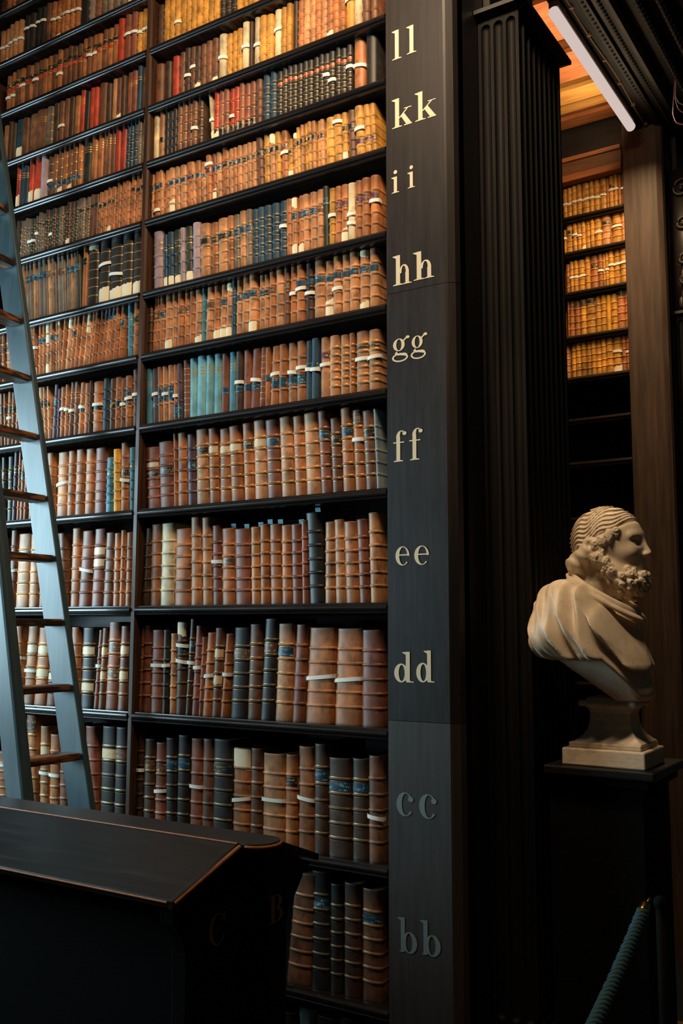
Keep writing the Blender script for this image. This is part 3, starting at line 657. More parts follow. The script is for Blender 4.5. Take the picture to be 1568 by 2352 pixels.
# ------------------------------------------------------------------ books
def shelf_px(z, px):
    py = 1200
    for _ in range(12):
        p = un(px, py, 'y', YB+.02); p[2] = z; py = pj(p)[1]
    return un(px, py, 'y', YB+.02)[0]
def feats(s):
    d = {}
    for k, v in re.findall(r'([A-Za-z])(\d*)', s or ''): d.setdefault(k, []).append(int(v) if v else None)
    return d
def book_parts(w, h, dep, f, lean, rg):
    """geometry lists of one book: [(part, material key, verts, faces, smooth, facemats)]"""
    out = []; t = min(.0025, w*.18); b = min(.30*w, .009)
    n = 10 if w > .012 else 6
    S = np.linspace(-1, 1, n+1); k = 1-math.sqrt(.12)
    arc = [(w/2+w/2*s*(.985), b*(1-math.sqrt(1-.88*s*s))/k) for s in S]
    nb = (f.get('r') or [0])[0] or 0
    gold = 'G' in f
    rb = min(.0028, .0016+w*.03)
    rows = [(0, 0, 0), (.003, .0006, 0), (.008, 0, 0)]
    bands = []
    if nb:
        for i in range(nb): bands.append(h*(.075+.80*(i+.75)/(nb+.35)))
    for z in bands:
        g = 1 if gold else 0
        rows += [(z-.0062, 0, 0), (z-.0052, 0, g), (z-.0040, 0, 0), (z-.0028, rb*.75, 0), (z, rb, 0), (z+.0028, rb*.75, 0), (z+.0040, 0, 0), (z+.0052, 0, g), (z+.0062, 0, 0)]
    nf = (f.get('f') or [0])[0] or 0
    for i in range(nf):
        z = h*(.10+.80*(i+.5)/nf) if nf > 3 else h*(.70+.05*i)
        rows += [(z-.0012, 0, 0), (z+.0012, 0, 1), (z+.0013, 0, 0)]
    rows += [(h*.5+.0001, 0, 0), (h-.008, 0, 0), (h-.003, .0007, 0), (h, 0, 0)]
    rows = sorted(rows, key=lambda r: r[0]); rows2 = [rows[0]]
    for r in rows[1:]:
        if r[0]-rows2[-1][0] > 1e-5: rows2.append(r)
    rows = rows2
    sh = lambda x, y, z: (x+lean*z, y, z)
    V = []; Fc = []; FM = []; wear = []
    loopn = n+3
    for z, o, g in rows:
        e = o*.8
        V.append(sh(t*0, dep, z))
        for s, (x, y) in zip(S, arc): V.append(sh(x+e*s*.6, y-o*(1-.35*s*s), z))
        V.append(sh(w, dep, z))
        wr = max(0, 1-min(z, h-z)/(h*.16))
        wear += [wr]*loopn
    for i in range(len(rows)-1):
        for j in range(loopn-1):
            a = i*loopn+j; Fc.append((a, a+1, a+loopn+1, a+loopn)); FM.append(1 if (rows[i+1][2] and 1 <= j <= n) else 0)
    base = (len(rows)-1)*loopn
    inn = []
    for zz in (h, h-.005):
        idx = []
        V.append(sh(t, dep, zz)); idx.append(len(V)-1)
        for s, (x, y) in zip(S, arc): V.append(sh(min(max(x, t), w-t), y+t*1.4, zz)); idx.append(len(V)-1)
        V.append(sh(w-t, dep, zz)); idx.append(len(V)-1); inn.append(idx)
    wear += [.6]*(2*loopn)
    for j in range(loopn-1):
        Fc.append((base+j, base+j+1, inn[0][j+1], inn[0][j])); FM.append(0)
        Fc.append((inn[0][j], inn[0][j+1], inn[1][j+1], inn[1][j])); FM.append(0)
    out.append(('cover', None, V, Fc, FM, wear))
    z0 = h-.0048
    pg = [(t, dep-.004), (w-t, dep-.004), (w-t, b+t+.003), (t, b+t+.003)]
    out.append(('page_block', 'PAGES', [sh(x, y, .003) for x, y in pg]+[sh(x, y, z0) for x, y in pg], [(0, 1, 5, 4), (1, 2, 6, 5), (2, 3, 7, 6), (3, 0, 4, 7), (7, 6, 5, 4)], None, None))
    def strip(name, mat, za, zb, off, s0=-.94, s1=.94, tilt=0, jag=0, wrap=False, mid=None):
        nn = 10; SS = np.linspace(s0, s1, nn+1); vs = []
        lo, hi = [], []
        for s in SS:
            x = w/2+w/2*s*.985; y = b*(1-math.sqrt(max(0, 1-.88*s*s)))/k - off
            xx = x+off*s
            a = za+tilt*s*w; c = zb+tilt*s*w
            if jag > 0: c += jag*rg.uniform(-1, 1)*.5+jag*s*.8
            if jag < 0: a += jag*rg.uniform(-1, 1)*.5+jag*s*.8
            lo.append((xx, y, a)); hi.append((xx, y, c))
        if wrap:
            lo = [(-off*.6, .022, za-tilt*w)]+lo+[(w+off*.6, .022, za+tilt*w)]; hi = [(-off*.6, .022, zb-tilt*w)]+hi+[(w+off*.6, .022, zb+tilt*w)]
        q = len(lo); vs = [sh(*p) for p in lo]+[sh(*p) for p in hi]
        out.append((name, mat, vs, [(i, i+1, q+i+1, q+i) for i in range(q-1)], None, None))
    edges = [0.0]+bands+[h]
    def comp(pos):
        z = h*(1-pos/100)
        if bands:
            for a, c in zip(edges[:-1], edges[1:]):
                if a <= z <= c: return a+.0075, c-.0075
        return z-h*.055, z+h*.055
    for key in LAB:
        for pos in f.get(key, []):
            a, c = comp(pos or 26); strip('spine_label', key, a, c, .0007)
    for pos in f.get('T', []):
        z = h*(1-(pos or 50)/100); strip('paper_tape', 'PAPER', z-.0052, z+.0052, rb+.0012, -1, 1, rg.uniform(-.1, .1), 0, True)
    for ph in f.get('P', []): strip('paper_patch', 'OLD', .004, h*(ph or 16)/100, .0009, -.95, .95, 0, .006)
    for ph in f.get('Q', []): strip('paper_patch', 'OLD', h*(1-(ph or 16)/100), h-.003, .0009, -.95, .95, 0, -.006)
    if 'S' in f:
        xs = w*.35; q = .012
        vs = [sh(xs, .035, h-.03), sh(xs+.016, .035, h-.03), sh(xs+.017, .030, h+.016), sh(xs-.001, .030, h+.016)]; vs += [(x, y+.0012, z) for x, y, z in vs]
        out.append(('paper_slip', 'BLUE', vs, [(0, 1, 2, 3), (7, 6, 5, 4), (0, 3, 7, 4), (1, 5, 6, 2), (3, 2, 6, 7)], None, None))
    return out
MATS = {'PAGES': PAGES, 'PAPER': PAPER, 'OLD': OLDPAPER, 'BLUE': BLUEPAPER}
PLAB = {'spine_label': None, 'paper_tape': 'white paper tape', 'paper_patch': 'cream paper patch', 'paper_slip': 'blue paper slip'}
BOOKS = []      # dict(row, bay, x0, x1, h, col, f, lean, dep, yf, area, hid)
def add_book(row, bay, x0, x1, z, h, c, f, lean, yf=YB, hid=False):
    x1 = max(x1, x0+.006)
    ys = yf+.020
    pa, pb = pj((x0, ys, z)), pj((x1, ys, z+h))
    ax0, ax1 = max(0, min(pa[0], pb[0])), min(1568, max(pa[0], pb[0])); ay0, ay1 = max(0, min(pa[1], pb[1])), min(2352, max(pa[1], pb[1]))
    ar = max(0, ax1-ax0)*max(0, ay1-ay0)
    if row in ('aa', 'bb') and ax1 < 672: ar = 0        # behind the desk
    BOOKS.append(dict(row=row, bay=bay, x0=x0, x1=x1, z=z, h=h, c=c, f=f, lean=lean, ys=ys, area=0 if hid else ar, hid=hid, order=len(BOOKS), px=(pa[0]+pb[0])/2, py=(pa[1]+pb[1])/2))
SPECS = []
def crop(row, bay, ox, oy, s, txt, dflt):
    for tok in txt.split():
        p = tok.split(','); xl, xr, yt = (float(v) for v in p[:3]); c = p[3]; xt = None; fs = ''
        for q in p[4:]:
            if re.fullmatch(r'-?\d+', q): xt = float(q)
            else: fs = q
        SPECS.append((row, bay, ox+xl/s, ox+xr/s, oy+yt/s, c, fs, None if xt is None else ox+xt/s, dflt))
K5 = 1568/300
crop('cc', 'R', 290, 1660, K5, '45,170,95,d,80,T41 175,303,190,d,205,GB26 305,440,236,r,335,B28T56 445,580,180,k,455,GN24 585,728,145,k,608,GN24 732,880,185,r,750,T50 882,1015,190,b,905 1018,1245,190,k,1040,GK26 1248,1460,297,o,1285,Q22T55', 'r5')
crop('cc', 'R', 580, 1680, K5, '-51,90,198,b,-40,G 94,360,258,t,130,T50 368,515,275,o,395,K24 522,720,178,o,555,T50 725,890,145,d,748,GN24 893,1165,308,d,900,GN25 1172,1380,322,d,1185,GN26 1383,1548,288,b,1385,T58', 'r5')
crop('dd', 'R', 290, 1400, K5, '100,160,222,b,150 165,265,192,r,200 268,415,245,r,300,T43 420,485,245,k,455,T43 488,570,288,t,525,G 575,682,145,d,615,Q15N22N32T26T43 683,750,112,d,757,GT46N22 755,843,195,r,820,T47 845,895,330,r,900 897,1000,277,o,970,T52 1003,1115,220,b,1060,GC25C52 1117,1190,290,o,1195,T49 1230,1430,215,k,1290,GB24', 'r5')
crop('dd', 'R', 580, 1400, K5, '-80,72,175,b,-38,G 75,235,108,k,145,GB24 240,440,170,t,290,GN23 448,590,180,r,510 618,940,218,o,680,T52 962,1288,228,o,1000,T53 1292,1545,245,r,1312', 'r5')
crop('ee', 'R', 300, 1170, K5, '92,198,228,d,145 202,332,183,o,228 338,495,173,c,362 510,700,238,o,540 705,826,97,t,712 838,955,100,t,835 960,1078,195,r,958,T46 1082,1235,232,o,1085,SB42 1245,1425,238,r,1238,S', 'r5')
crop('ee', 'R', 580, 1170, K5, '-26,70,215,t,-30,S 72,182,180,o,71,S 187,328,180,o,178,S 332,455,192,o,328 460,584,182,r,447,S 588,654,135,r,578 662,843,42,k,622,S 846,968,155,t,838 970,1100,124,t,955 1104,1270,150,o,1082 1273,1400,122,r,1240 1402,1530,44,t,1380', 'r5')
crop('ff', 'R', 300, 940, K5, '178,335,465,r,165,C28K41 341,510,400,r,325,K40 512,549,294,o,506 550,672,290,o,553 674,774,306,p,670,N41 777,930,250,t,775,GK25 932,1050,236,o,920,GC28 1051,1190,240,o,1051,GC28 1192,1335,210,o,1165,GC28 1338,1464,174,o,1316,GK25', 'r5')
crop('ff', 'R', 580, 920, K5, '2,158,245,t,-12,GC25 161,324,238,r,135,GN26 327,480,204,t,300,G 485,625,192,o,458,G 627,800,160,t,595,G 804,930,130,r,762,GN28 934,1058,215,b,908,GK28 1063,1208,95,o,1033,GN25 1213,1343,118,o,1180,GB20T37 1347,1488,128,b,1305,GK23 1491,1525,103,s,1452', 'r5')
crop('gg', 'R', 320, 770, 5.6, '60,155,445,u,68,f2 160,235,436,p,158,T47N67 240,290,415,o,234,N63r2 292,352,405,t,290,T50N64r2 356,430,390,t,362,N65r2 432,485,382,o,432,T56N68r2 487,548,370,p,483,N69r2 553,635,325,r,553,f8 637,717,308,l,645,f3 720,835,280,l,738,f3 838,920,268,l,858,f3 922,1030,248,l,938,f3 1033,1122,240,r,1048,N62 1125,1214,220,u,1150,f3 1217,1306,213,d,1235,T52N63 1309,1410,196,r,1335,N62 1413,1525,185,r,1452,T52N63', 'x')
crop('gg', 'R', 590, 740, 5.407, '8,88,320,r,42,f8 92,150,318,o,115,N52 152,249,310,o,190,T47N64r3 252,355,282,o,276,N65r3 358,468,260,t,380,T49N65r3 470,588,240,o,484,T44N66r3 592,662,235,n,604,T48N43 665,758,208,n,683,T51N44 762,884,196,t,768,R30T45 888,1012,180,t,895,Gr6 1015,1128,166,t,1022,Gr6 1130,1200,140,o,1128,Gr6 1204,1370,125,t,1208,Gr6K24T45 1374,1512,105,t,1370,Gr6K24T45', 'x')
crop('hh', 'R', 330, 620, 5.6, '25,85,375,d,45,f3 88,133,372,o,135,B30 135,175,370,o,172,K30 178,246,362,o,205,N32 250,345,343,t,275,P18 348,406,320,t,358 408,490,310,o,425,B30 493,560,294,o,515,B30 562,640,280,o,582 642,730,265,t,665,P13 734,764,238,u,752 770,866,230,t,805,B30 869,947,205,o,898,P18 950,1025,192,t,988,N36P24 1029,1112,172,t,1062,Q15P20 1114,1164,138,n,1130,f3 1168,1230,125,t,1192,N30 1233,1330,108,t,1268,N30 1333,1438,70,t,1358,N30P20', 'r4')
crop('hh', 'R', 590, 560, 5.407, '5,74,392,t,15,N27 76,130,385,t,92,K24 133,214,353,o,152,B26 217,323,334,t,230 326,390,304,b,342,B26 392,472,284,o,415,T47 475,580,270,o,497,N27T42 583,684,245,d,602,N27T52 689,824,215,t,702,N30 828,930,218,t,842,N30P30 933,1033,165,t,942,N28T55 1037,1133,140,t,1053,N28 1136,1250,114,t,1145,N28 1253,1370,85,t,1258,N28P14Q12 1373,1488,60,t,1380,N28', 'r4')
crop('ii', 'R', 335, 470, 5.6, '85,205,368,m,92,f3 228,270,395,n,230,f2P18 272,343,360,n,270,f2P20 346,434,330,v,345,f3P18 438,492,308,m,440 496,585,288,v,492,f3P20 588,688,245,m,590 692,815,265,t,690,K30G 817,911,238,o,820,K29G 914,1040,194,t,915,K29G 1042,1118,155,o,1042,K25G 1121,1198,138,g,1122,N25G 1201,1282,95,t,1200,N26G 1284,1358,74,g,1284,N28Gf2 1361,1428,64,n,1360,Gr5 1431,1510,44,n,1432,Gr5', 'r4')
crop('ii', 'R', 600, 390, 5.6, '25,120,470,n,22,Gr5 123,216,440,n,122,Gr5 219,313,415,n,218,Gr5T44 316,386,385,o,312 391,457,368,t,388,Q18N29P18 459,535,344,o,460,N28P17 538,610,328,t,530,N28 613,704,298,t,608,N29 707,786,272,t,705,B28 788,858,218,v,778,N24r0 861,934,250,y,860,T47 936,1007,224,o,930,R30 1010,1094,198,o,1010,R30P25 1097,1190,182,c,1098,T53T68r1 1193,1279,152,o,1196,R30 1281,1376,120,o,1280,R30 1379,1488,84,o,1372,R30T42', 'r4')
crop('kk', 'R', 335, 300, 5.6, '50,88,575,t,70,N26 90,174,548,o,105,N26T83 177,216,515,t,180,N26 219,284,520,o,236,B26 288,360,490,t,292,N28P28 363,424,470,t,363,N28 427,512,455,t,430,N28 517,604,420,o,512,R40 606,640,420,t,550,N30 643,704,396,o,635,N30 707,764,414,t,708,N30 767,838,330,o,765,T20R33 841,890,300,r,842,N34P25 893,958,280,t,890,N34 963,1058,230,o,962,K28 1061,1116,240,t,1062,K28 1118,1168,230,o,1118,N28 1172,1230,203,t,1172,N29 1233,1300,188,t,1235,K29 1303,1358,168,t,1300,K29 1362,1414,150,t,1360,K30 1417,1506,100,b,1402,K28', 'r4')
crop('kk', 'R', 600, 220, 5.6, '-24,16,530,t,-25,K30 20,98,510,y,16,K28 102,174,494,t,95,Q20K29 177,243,474,y,172,K29 247,335,458,o,240,R27T45 338,400,568,y,335,K26P22 403,455,478,t,400,B28Q14 458,500,412,y,440,K28 503,546,385,t,500,K30 548,596,358,y,540,K30 599,650,345,y,590,K31 653,700,332,t,645,K31 703,750,330,y,700,B30 753,806,305,t,740,K31 809,925,300,y,805 928,1040,258,y,905,T15 1043,1106,228,y,1030,K28P22 1109,1206,198,b,1100,K28 1210,1325,148,y,1185,T45R72 1329,1410,124,y,1300,R72 1414,1478,105,y,1385,R72', 'r4')
crop('bb', 'R', 400, 1852, 3.136, '800,966,470,b,870,G 972,1103,462,k,990,GN26 1110,1198,558,k,1128,G 1213,1330,548,d,1224,G 1338,1480,588,b,1337,GN26', 'r6')
crop('aa', 'R', 400, 1852, 3.136, '760,868,1470,d 875,1000,1438,s,878,x 1004,1178,1502,d 1181,1330,1512,d 1334,1480,1520,d', 'r6')
K3 = 1568/310
crop('cc', 'L', 0, 1630, K3, '-60,62,480,o,-60,T25 220,300,195,s 312,425,55,o,290,GB20 430,535,190,t,450,GC25T55 545,662,285,o,566,T52 668,772,205,b,690 775,858,210,r,790 862,965,200,o,880,h 990,1118,188,r,982 1132,1300,190,k,1180,GC25 1304,1440,200,k,1335,GB27', 'r5')
crop('dd', 'L', 0, 1400, K3, '150,243,195,o,152,T40 226,364,195,t,298,C25T57 370,512,210,o,445,GC26C52 516,638,285,r,590,C27C52 641,700,210,o,650 704,800,210,r,720,h 803,905,205,o,826 912,1060,210,k,938,GC26C70 1064,1118,238,r,1140,T46 1121,1194,215,b,1185,GC25C58 1197,1335,145,r,1255,GB25B57 1340,1445,192,b,1395,GC27C57', 'r5')
crop('ee', 'L', 0, 1190, K3, '-70,10,225,d,-60,T50 12,75,225,d,8,T49 80,158,142,r,130,T53 155,310,188,t,210,GN24 315,424,190,t,362,GN24 426,508,192,r,470 512,590,180,o,540 594,690,180,b,630,h 694,775,178,b,680 735,780,140,b,745,Q14C28C58 784,890,120,o,830 892,1025,153,r,955,T52 1030,1163,128,r,1086,C24C39 1167,1280,170,b,1216 1284,1370,176,o,1320 1374,1432,142,o,1416 1434,1520,168,o,1466,S', 'r5')
crop('ff', 'L', 0, 1000, 4.9, '-50,-3,250,v,-45,G 1,50,248,v,12,GK25 53,120,240,v,76,GK25 123,168,195,p,155,f3 172,204,185,o,205,K28 207,250,275,o,240,N32 253,293,252,r,285,N22 297,344,255,o 348,392,260,o 396,500,230,r,400,h 520,605,203,o,526 609,730,198,t,640,T49 734,818,180,o,768 821,922,165,o,851 926,1032,156,o,961 1036,1168,145,r,1070 1165,1254,255,u,1186,f1 1264,1337,160,w,1270 1341,1430,88,o,1356,K43T55 1445,1508,140,u,1450,f3', 'r5')
crop('gg', 'L', 0, 830, 4.7515, '-50,-4,360,o -2,24,355,b,0,K25 27,55,352,o,25,K25 58,104,335,o,80,K24T49 108,148,340,b,125,GK24 152,194,330,o,178,K24 198,243,330,t 247,300,320,o,h 303,356,310,o,h 360,405,300,t,h 408,472,290,t,410,K25 474,510,285,t,460,K25 512,545,275,t,500,K25 548,604,255,p,588,N28 607,638,300,p,640 641,688,285,o,662,T44 691,728,255,o,725,T48 732,774,230,b,775,f3T53 778,834,225,b,808,f3 838,890,235,o,880,T47N55 893,955,240,o,925 958,984,212,d,987 987,1090,228,o,1018,K52T45 1094,1168,190,n,1118 1171,1236,190,b,1198,K57 1239,1298,178,o,1264,K50 1302,1352,188,b,1325,T52K57 1356,1420,165,o,1368,K55T44N25 1424,1494,90,b,1436,T44K51', 'r4')
crop('hh', 'L', 0, 670, 4.7515, '-60,-3,455,o 0,56,450,o,-2,B33 60,140,437,o,60,B33 144,250,420,o,h 254,360,380,o,h 368,400,372,o,335,T45P15 402,440,360,o,415,N24 443,480,345,o,450,N25 483,530,332,t,490,Q45P20 533,580,325,o,545,N27 583,628,318,o,590,N28 630,655,305,t,640,Q12 657,690,298,o,700 693,745,288,t,750,Q20 748,790,280,o,805,N24 793,832,265,o,845 835,880,258,o,900 883,932,245,t,952,Q35 935,980,240,o,1000 983,1030,228,o,1045 1033,1076,215,o,1090 1079,1122,205,o,1140,N22 1125,1168,192,o,1180,N22 1171,1216,185,o,1230,N22 1219,1264,172,o,1270 1267,1312,140,o,1320,N25 1378,1426,132,u,1385,f2 1436,1500,115,o,1450,K27', 'r4')
crop('ii', 'L', 30, 520, K3, '90,148,455,o,90 150,180,455,g,118,N27 183,220,438,g,170,N27 223,280,420,t,215,N27 283,340,405,g,262,N27 343,400,395,g,328,N27 403,455,388,t,385,B27 458,504,378,g,440,B27 507,560,358,g,490,B27 563,605,345,g,550,B27 608,650,325,g,608,N28 653,700,318,t,655,N28 703,745,308,g,700,N28 748,785,290,v,740,N28 752,836,210,o,790,K28 842,960,205,k,875,f6Q12 964,1086,180,k,1000,f5T38P25 1092,1236,140,k,1125,f6T58P20 1240,1360,110,k,1262,f6P22 1366,1476,90,k,1390,f6P22', 'x')
# rows high up: (px from, px to, how many, colour, height in metres, features)
def fill(row, bay, segs, yf=YB, zz=None):
    z = zz or SHELF[row]
    for a, b, n, c, h, fs in segs:
        xa = (shelf_px(z, a), shelf_px(z, b)) if yf == YB else None
        ed = np.linspace(xa[0], xa[1], n+1)
        for i in range(n):
            j = rnd.uniform(-.12, .12)*(ed[1]-ed[0]) if 0 < i else 0
            add_book(row, bay, ed[i]+j, ed[i+1]-.0004, z, h*rnd.uniform(.955, 1.03), rnd.choice(c), fs+rnd.choice(('',)*9+('T45', 'T60', 'P14') if n > 3 else ('',)), rnd.uniform(0, .03) if bay == 'L' else 0, yf)
LATE = [('ll', 'R', [(349, 361, 1, 'c', .165, 'x'), (363, 374, 1, 't', .165, 'K60'), (375, 404, 3, 'k', .162, 'r4'), (405, 462, 5, 'bd', .166, 'Gr4'), (489, 583, 8, 'er', .158, 'Gr3K80'), (584, 598, 1, 'b', .158, 'r4'), (600, 632, 2, 'n', .166, 'Gr4'), (633, 806, 14, 'k', .156, 'Gr5E30'), (809, 834, 1, 'o', .165, 'T52'), (836, 862, 1, 'k', .168, 'x')]),
 ('mm', 'R', [(352, 371, 1, 'b', .15, 'x'), (373, 389, 1, 'd', .15, 'x'), (391, 407, 1, 'e', .155, 'x'), (409, 496, 7, 'bd', .158, 'r3'), (498, 515, 1, 'c', .158, 'T50'), (517, 552, 3, 'y', .155, 'r4'), (554, 569, 1, 'c', .165, 'T50'), (571, 579, 1, 'd', .165, ''), (580, 592, 1, 'c', .165, 'T55'), (593, 624, 2, 'y', .16, 'Gr4'), (626, 642, 1, 'c', .165, 'T40'), (644, 668, 2, 'y', .165, 'r4'), (670, 681, 1, 'd', .165, ''), (683, 790, 8, 'ot', .165, 'r5'), (791, 811, 1, 'y', .17, 'T40'), (812, 829, 1, 'c', .175, 'x'), (830, 864, 2, 'b', .172, 'r3')]),
 ('nn', 'R', [(357, 371, 1, 'd', .16, 'r4'), (373, 502, 10, 'y', .165, 'r5'), (504, 540, 3, 'k', .16, 'Gr4'), (542, 640, 8, 'oy', .165, 'r4'), (641, 866, 14, 'y', .165, 'r4')]),
 ('oo', 'R', [(358, 866, 34, 'yob', .16, 'r4')]),
 ('kk', 'L', [(28, 42, 1, 'd', .16, 'x'), (43, 75, 4, 'gv', .150, 'Gr5'), (76, 200, 15, 'vgd', .155, 'Gr5K26'), (201, 222, 2, 'b', .158, 'K25'), (223, 262, 4, 'o', .160, 'K26r4'), (263, 295, 3, 'o', .172, 'r5'), (296, 330, 3, 'o', .178, 'K24r5')]),
 ('ll', 'L', [(33, 41, 1, 'e', .16, 'f3P30'), (42, 49, 1, 'n', .162, 'f3'), (50, 60, 1, 'n', .162, 'f3'), (61, 71, 1, 'e', .164, 'P30'), (72, 88, 1, 'e', .166, 'P30'), (89, 104, 1, 'm', .168, 'x'), (105, 184, 7, 'ob', .165, 'f4N75'), (186, 204, 1, 'v', .17, 'f3'), (205, 232, 2, 'o', .17, 'f3'), (233, 260, 3, 'b', .17, 'f3'), (261, 285, 2, 'e', .168, 'x'), (286, 311, 3, 'n', .168, 'Gr4'), (312, 332, 2, 'g', .165, 'Gr3')]),
 ('mm', 'L', [(4, 14, 1, 'o', .15, ''), (15, 30, 2, 'd', .16, ''), (31, 45, 1, 'n', .16, 'P30'), (46, 60, 1, 'b', .16, ''), (61, 100, 2, 'b', .162, 'f3'), (101, 117, 1, 'g', .162, 'f4'), (118, 178, 5, 'obd', .162, 'x'), (179, 189, 1, 'e', .166, 'f3'), (190, 201, 1, 'k', .16, ''), (202, 222, 2, 'e', .162, ''), (223, 240, 1, 'b', .158, 'x'), (241, 285, 4, 'tbd', .158, ''), (286, 311, 2, 'r', .166, 'f2'), (312, 321, 1, 'n', .166, 'f2'), (322, 338, 1, 'b', .162, 'f2')]),
 ('nn', 'L', [(10, 266, 23, 'ob', .155, 'K30E42'), (267, 281, 1, 'e', .175, 'x'), (282, 310, 2, 'r', .178, 'T45'), (311, 342, 3, 'y', .165, 'T45r4')]),
 ('oo', 'L', [(-5, 48, 5, 't', .15, 'T50'), (50, 100, 4, 'k', .165, 'T35'), (101, 112, 1, 'b', .165, ''), (113, 178, 6, 'o', .16, 'r4T45'), (179, 198, 1, 'k', .165, ''), (199, 348, 10, 'gb', .165, 'Gr4')]),
 ('pp', 'L', [(-4, 350, 24, 'obd', .15, 'r4')]), ('pp', 'R', [(358, 866, 30, 'yo', .15, 'r4')])]
last = {}
for row, bay, xl, xr, yt, c, fs, xt, dflt in SPECS:
    z = SHELF[row]; x0, x1 = shelf_px(z, xl), shelf_px(z, xr)
    lo, hi = (XD1+.002, X_R-.002) if bay == 'R' else (X_L+.002, XD0-.002)
    if xt is not None: p = un(xt, yt, 'y', YB+.022)
    else: p = un(xl, yt, 'y', YB+.022); p[0] = x0
    h = min(max(p[2]-z, .05), .40); lean = max(-.09, min(.13, (p[0]-x0)/h))
    if abs(lean) < .022: lean = 0
    x0 = max(x0, lo, last.get((row, bay), -9)+.0004); x1 = min(x1, hi)
    if lean > 0: x1 = min(x1, hi-lean*h)
    if x1-x0 < .004: continue
    last[(row, bay)] = x1
    if not re.search(r'r\d', fs): fs += dflt
    add_book(row, bay, x0, x1, z, h, c, feats(fs), lean, YB, 'h' in fs)
_f = add_book
def add_book(row, bay, x0, x1, z, h, c, f, lean, yf=YB, hid=False): _f(row, bay, x0, x1, z, h, c, feats(f) if isinstance(f, str) else f, lean, yf, hid)
for row, bay, segs in LATE: fill(row, bay, segs)
# the leaning pair on the ll shelf
z = SHELF['ll']; _f('ll', 'R', shelf_px(z, 484), shelf_px(z, 491)-.001, z, .163, 'c', feats('P20T55'), -.10)
# far bookcase
def farx(z, px):
    p = un(px, 600, 'y', YF+.02)
    for _ in range(6): q = p.copy(); q[2] = z; p = un(px, pj(q)[1], 'y', YF+.02)
    return p[0]
ZF = 1176/400
FAR = [([368, 395, 425, 458, 493, 545, 575, 615, 662, 678, 710, 737, 760, 786], 415/1, [.150, .152, .155, .158, .165, .165, .16, .16, .15, .162, .162, .162, .17], 'yyyyyyyyoyyob', ['T52', 'T55', 'T52', 'T52', 'T55', 'T55', 'T55', 'T52', '', 'KT45', 'T45', '', 'T50']),
       ([376, 388, 432, 462, 492, 520, 552, 580, 628, 690, 697, 762, 800], 0, [.12, .155, .155, .155, .15, .165, .165, .165, .165, .06, .17, .17], 'yyyyyyyytoyt', ['T35', 'K25', 'T45', 'T50', 'P12', '', '', 'T55', 'K30', '', 'T50', '']),
       ([388, 414, 440, 470, 516, 552, 606, 640, 655, 677, 712, 755, 808], 0, [.145, .155, .155, .155, .18, .165, .165, .16, .165, .18, .18, .182], 'oyyyyooyyyyy', ['', 'T52', 'T52', 'T52', '', 'K30', 'T50', '', 'T50', 'T45', 'T45', 'T45']),
       ([402, 410, 443, 485, 526, 586, 624, 662, 692, 735, 786, 824], 0, [.18, .18, .175, .175, .175, .18, .18, .175, .175, .195, .195], 'oooyyyywyoo', ['', 'B20', 'B22', 'B22', 'K20', '', '', 'r0', '', 'K20', 'K20']),
       ([424, 456, 490, 526, 560, 592, 628, 660, 706, 765, 795, 834], 0, [.172]*7+[.18, .18, .178, .178], 'yyyyyyyyyoo', ['r4']*8+['P16T45', 'r4', 'T50r4'])]
for k, (ed, _, hs, cs, fz) in enumerate(FAR):
    z = FARSHELF[k]
    for i in range(len(ed)-1):
        a, b = farx(z, 1168+ed[i]/ZF), farx(z, 1168+ed[i+1]/ZF)
        _f('far%d' % k, 'F', a, b-.0006, z, hs[i], cs[i], feats(fz[i]+('' if 'r' in fz[i] else 'r4')), 0, YF)
for k in range(5):      # the rows run on behind the pilaster
    x = -2.86
    while x < farx(FARSHELF[k], 1168+FAR[k][0][0]/ZF)-.03:
        w_ = rnd.uniform(.02, .034); _f('hidden%d' % k, 'F', x, x+w_-.0006, FARSHELF[k], rnd.uniform(.15, .172), rnd.choice('yyot'), feats('r4'), 0, YF, True); x += w_
for k, z in ((9, FARSHELF[9]), (10, FARSHELF[10])):
    for a, b in ((1370, 1398), (1399, 1437), (1438, 1466)):
        _f('low%d' % k, 'F', farx(z, a), farx(z, b)-.001, z, .165 if k == 9 else .17, 'r', feats('r5'), 0, YF, a < 1430)

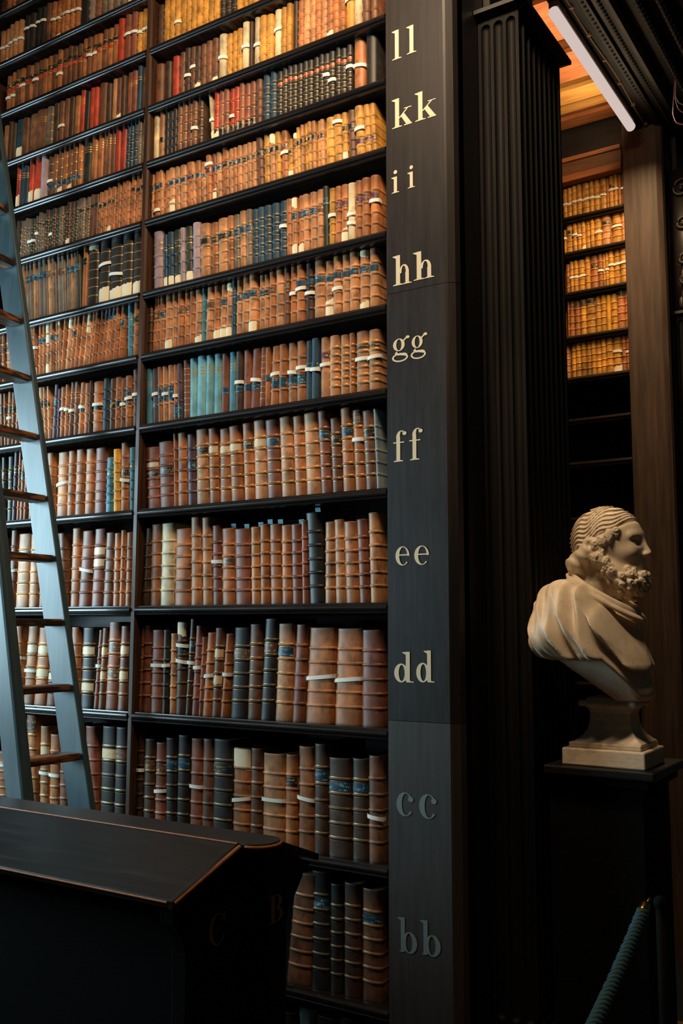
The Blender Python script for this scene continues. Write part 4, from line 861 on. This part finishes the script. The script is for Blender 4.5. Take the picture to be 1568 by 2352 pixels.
ORD = 'zeroth first second third fourth fifth sixth seventh eighth ninth tenth eleventh twelfth thirteenth fourteenth fifteenth sixteenth seventeenth eighteenth nineteenth twentieth twenty-first twenty-second twenty-third twenty-fourth twenty-fifth twenty-sixth twenty-seventh twenty-eighth'.split()
def rail_px(y): r = 214-.1356*(1865-y); return r-40, r
byrow = {}
for b in BOOKS: byrow.setdefault((b['row'], b['bay']), []).append(b)
for (row, bay), L in byrow.items():
    L.sort(key=lambda b: b['x0']); n = len(L)
    if bay == 'L':
        vis = [b for b in L if not b['hid']]
        rt = [b for b in vis if b['px'] > rail_px(b['py'])[0]+16]; lf = [b for b in vis if b not in rt]
        for i, b in enumerate(reversed(rt)): b['where'] = '%s left of the bay divider, level with letters %s' % (ORD[i+1] if i < 28 else 'last', row)
        for i, b in enumerate(reversed(lf)): b['where'] = "%s left of the ladder's far rail, level with %s" % (ORD[i+1], row)
    elif bay == 'R':
        for i, b in enumerate(L):
            q = n-i
            b['where'] = ('%s from the lettered post, shelf beside letters %s' % (ORD[q], row)) if q <= n/2 else ('%s from the bay divider, shelf beside letters %s' % (ORD[i+1], row))
    else:
        if row.startswith('hidden'): continue
        k = int(row[3:]); nm = ('%s lit shelf' % ORD[k+1]) if row.startswith('far') else ('shelf behind the bust\'s chin' if k == 9 else 'shelf behind the bust\'s chest')
        for i, b in enumerate(reversed(L)): b['where'] = '%s from the end board, %s of the far bookcase' % (ORD[i+1], nm) if row.startswith('far') else 'beside the end board on the far %s' % nm
PICK = sorted([b for b in BOOKS if not b['hid']], key=lambda b: -b['area'])[:300]
ids = set(id(b) for b in PICK)
def what(b):
    f = b['f']; c = PAL[b['c']][1]
    if 'T' in f: t = ' with white tape'
    elif 'P' in f or 'Q' in f: t = ' with pale patch'
    elif any(k in f for k in LAB): t = ' with %s label' % LAB[[k for k in LAB if k in f][0]][1]
    elif 'S' in f: t = ' with blue slip'
    else: t = ''
    return c+' book'+t
GR = {'R': 'old books in the right bay of the bookcase', 'L': 'old books in the left bay of the bookcase', 'F': 'old books in the far bookcase'}
SM = MB(); SMm = []; SMi = {}; SMt = []; SMw = []
def smat(m):
    if m not in SMi: SMi[m] = len(SMm); SMm.append(m)
    return SMi[m]
for b in sorted(BOOKS, key=lambda q: q['order']):
    rg = random.Random(b['order']*7+3); w = b['x1']-b['x0']; dep = min(.27, .10+b['h']*.35) if b['bay'] != 'F' else .13
    tint = rg.uniform(.80, 1.16); parts = book_parts(w, b['h'], dep, b['f'], b['lean'], rg)
    yy = b['ys']+rg.uniform(-.002, .004)
    if id(b) in ids:
        root = None
        for nm, mt, V, Fc, FM, wear in parts:
            if nm == 'cover':
                root = mk('book', V, Fc, [ML[b['c']], GOLD], None, FM, True, (b['x0'], yy, b['z']+.0004), {'tint': [tint]*len(V), 'wear': wear})
                tag(root, '%s, %s' % (what(b), b['where']), 'book', GR[b['bay']])
            else:
                m_ = MATS.get(mt) or LAB[mt][0]
                o = mk(nm, V, Fc, m_, root, None, nm != 'page_block' and nm != 'paper_slip')
                lb = PLAB.get(nm) or (nm == 'spine_label' and LAB[mt][1]+' title label')
                if lb: o['label'] = lb
    else:
        for nm, mt, V, Fc, FM, wear in parts:
            if nm == 'cover':
                mi, gi = smat(ML[b['c']]), smat(GOLD); SMt += [tint]*len(V); SMw += wear
            else: mi = smat(MATS.get(mt) or LAB[mt][0]); gi = mi; SMt += [1]*len(V); SMw += [0]*len(V)
            k = len(SM.v); SM.v += [(x+b['x0'], y+yy, z+b['z']+.0004) for x, y, z in V]
            SM.f += [tuple(k+i for i in f) for f in Fc]; SM.m += [gi if (FM and FM[i]) else mi for i in range(len(Fc))]
o = mk('books', SM.v, SM.f, SMm, None, SM.m, True, None, {'tint': SMt, 'wear': SMw})
tag(o, 'the many smaller old books filling the highest and dimmest shelf rows', 'books', kind='stuff')
print('books', len(BOOKS), 'individual', len(PICK))
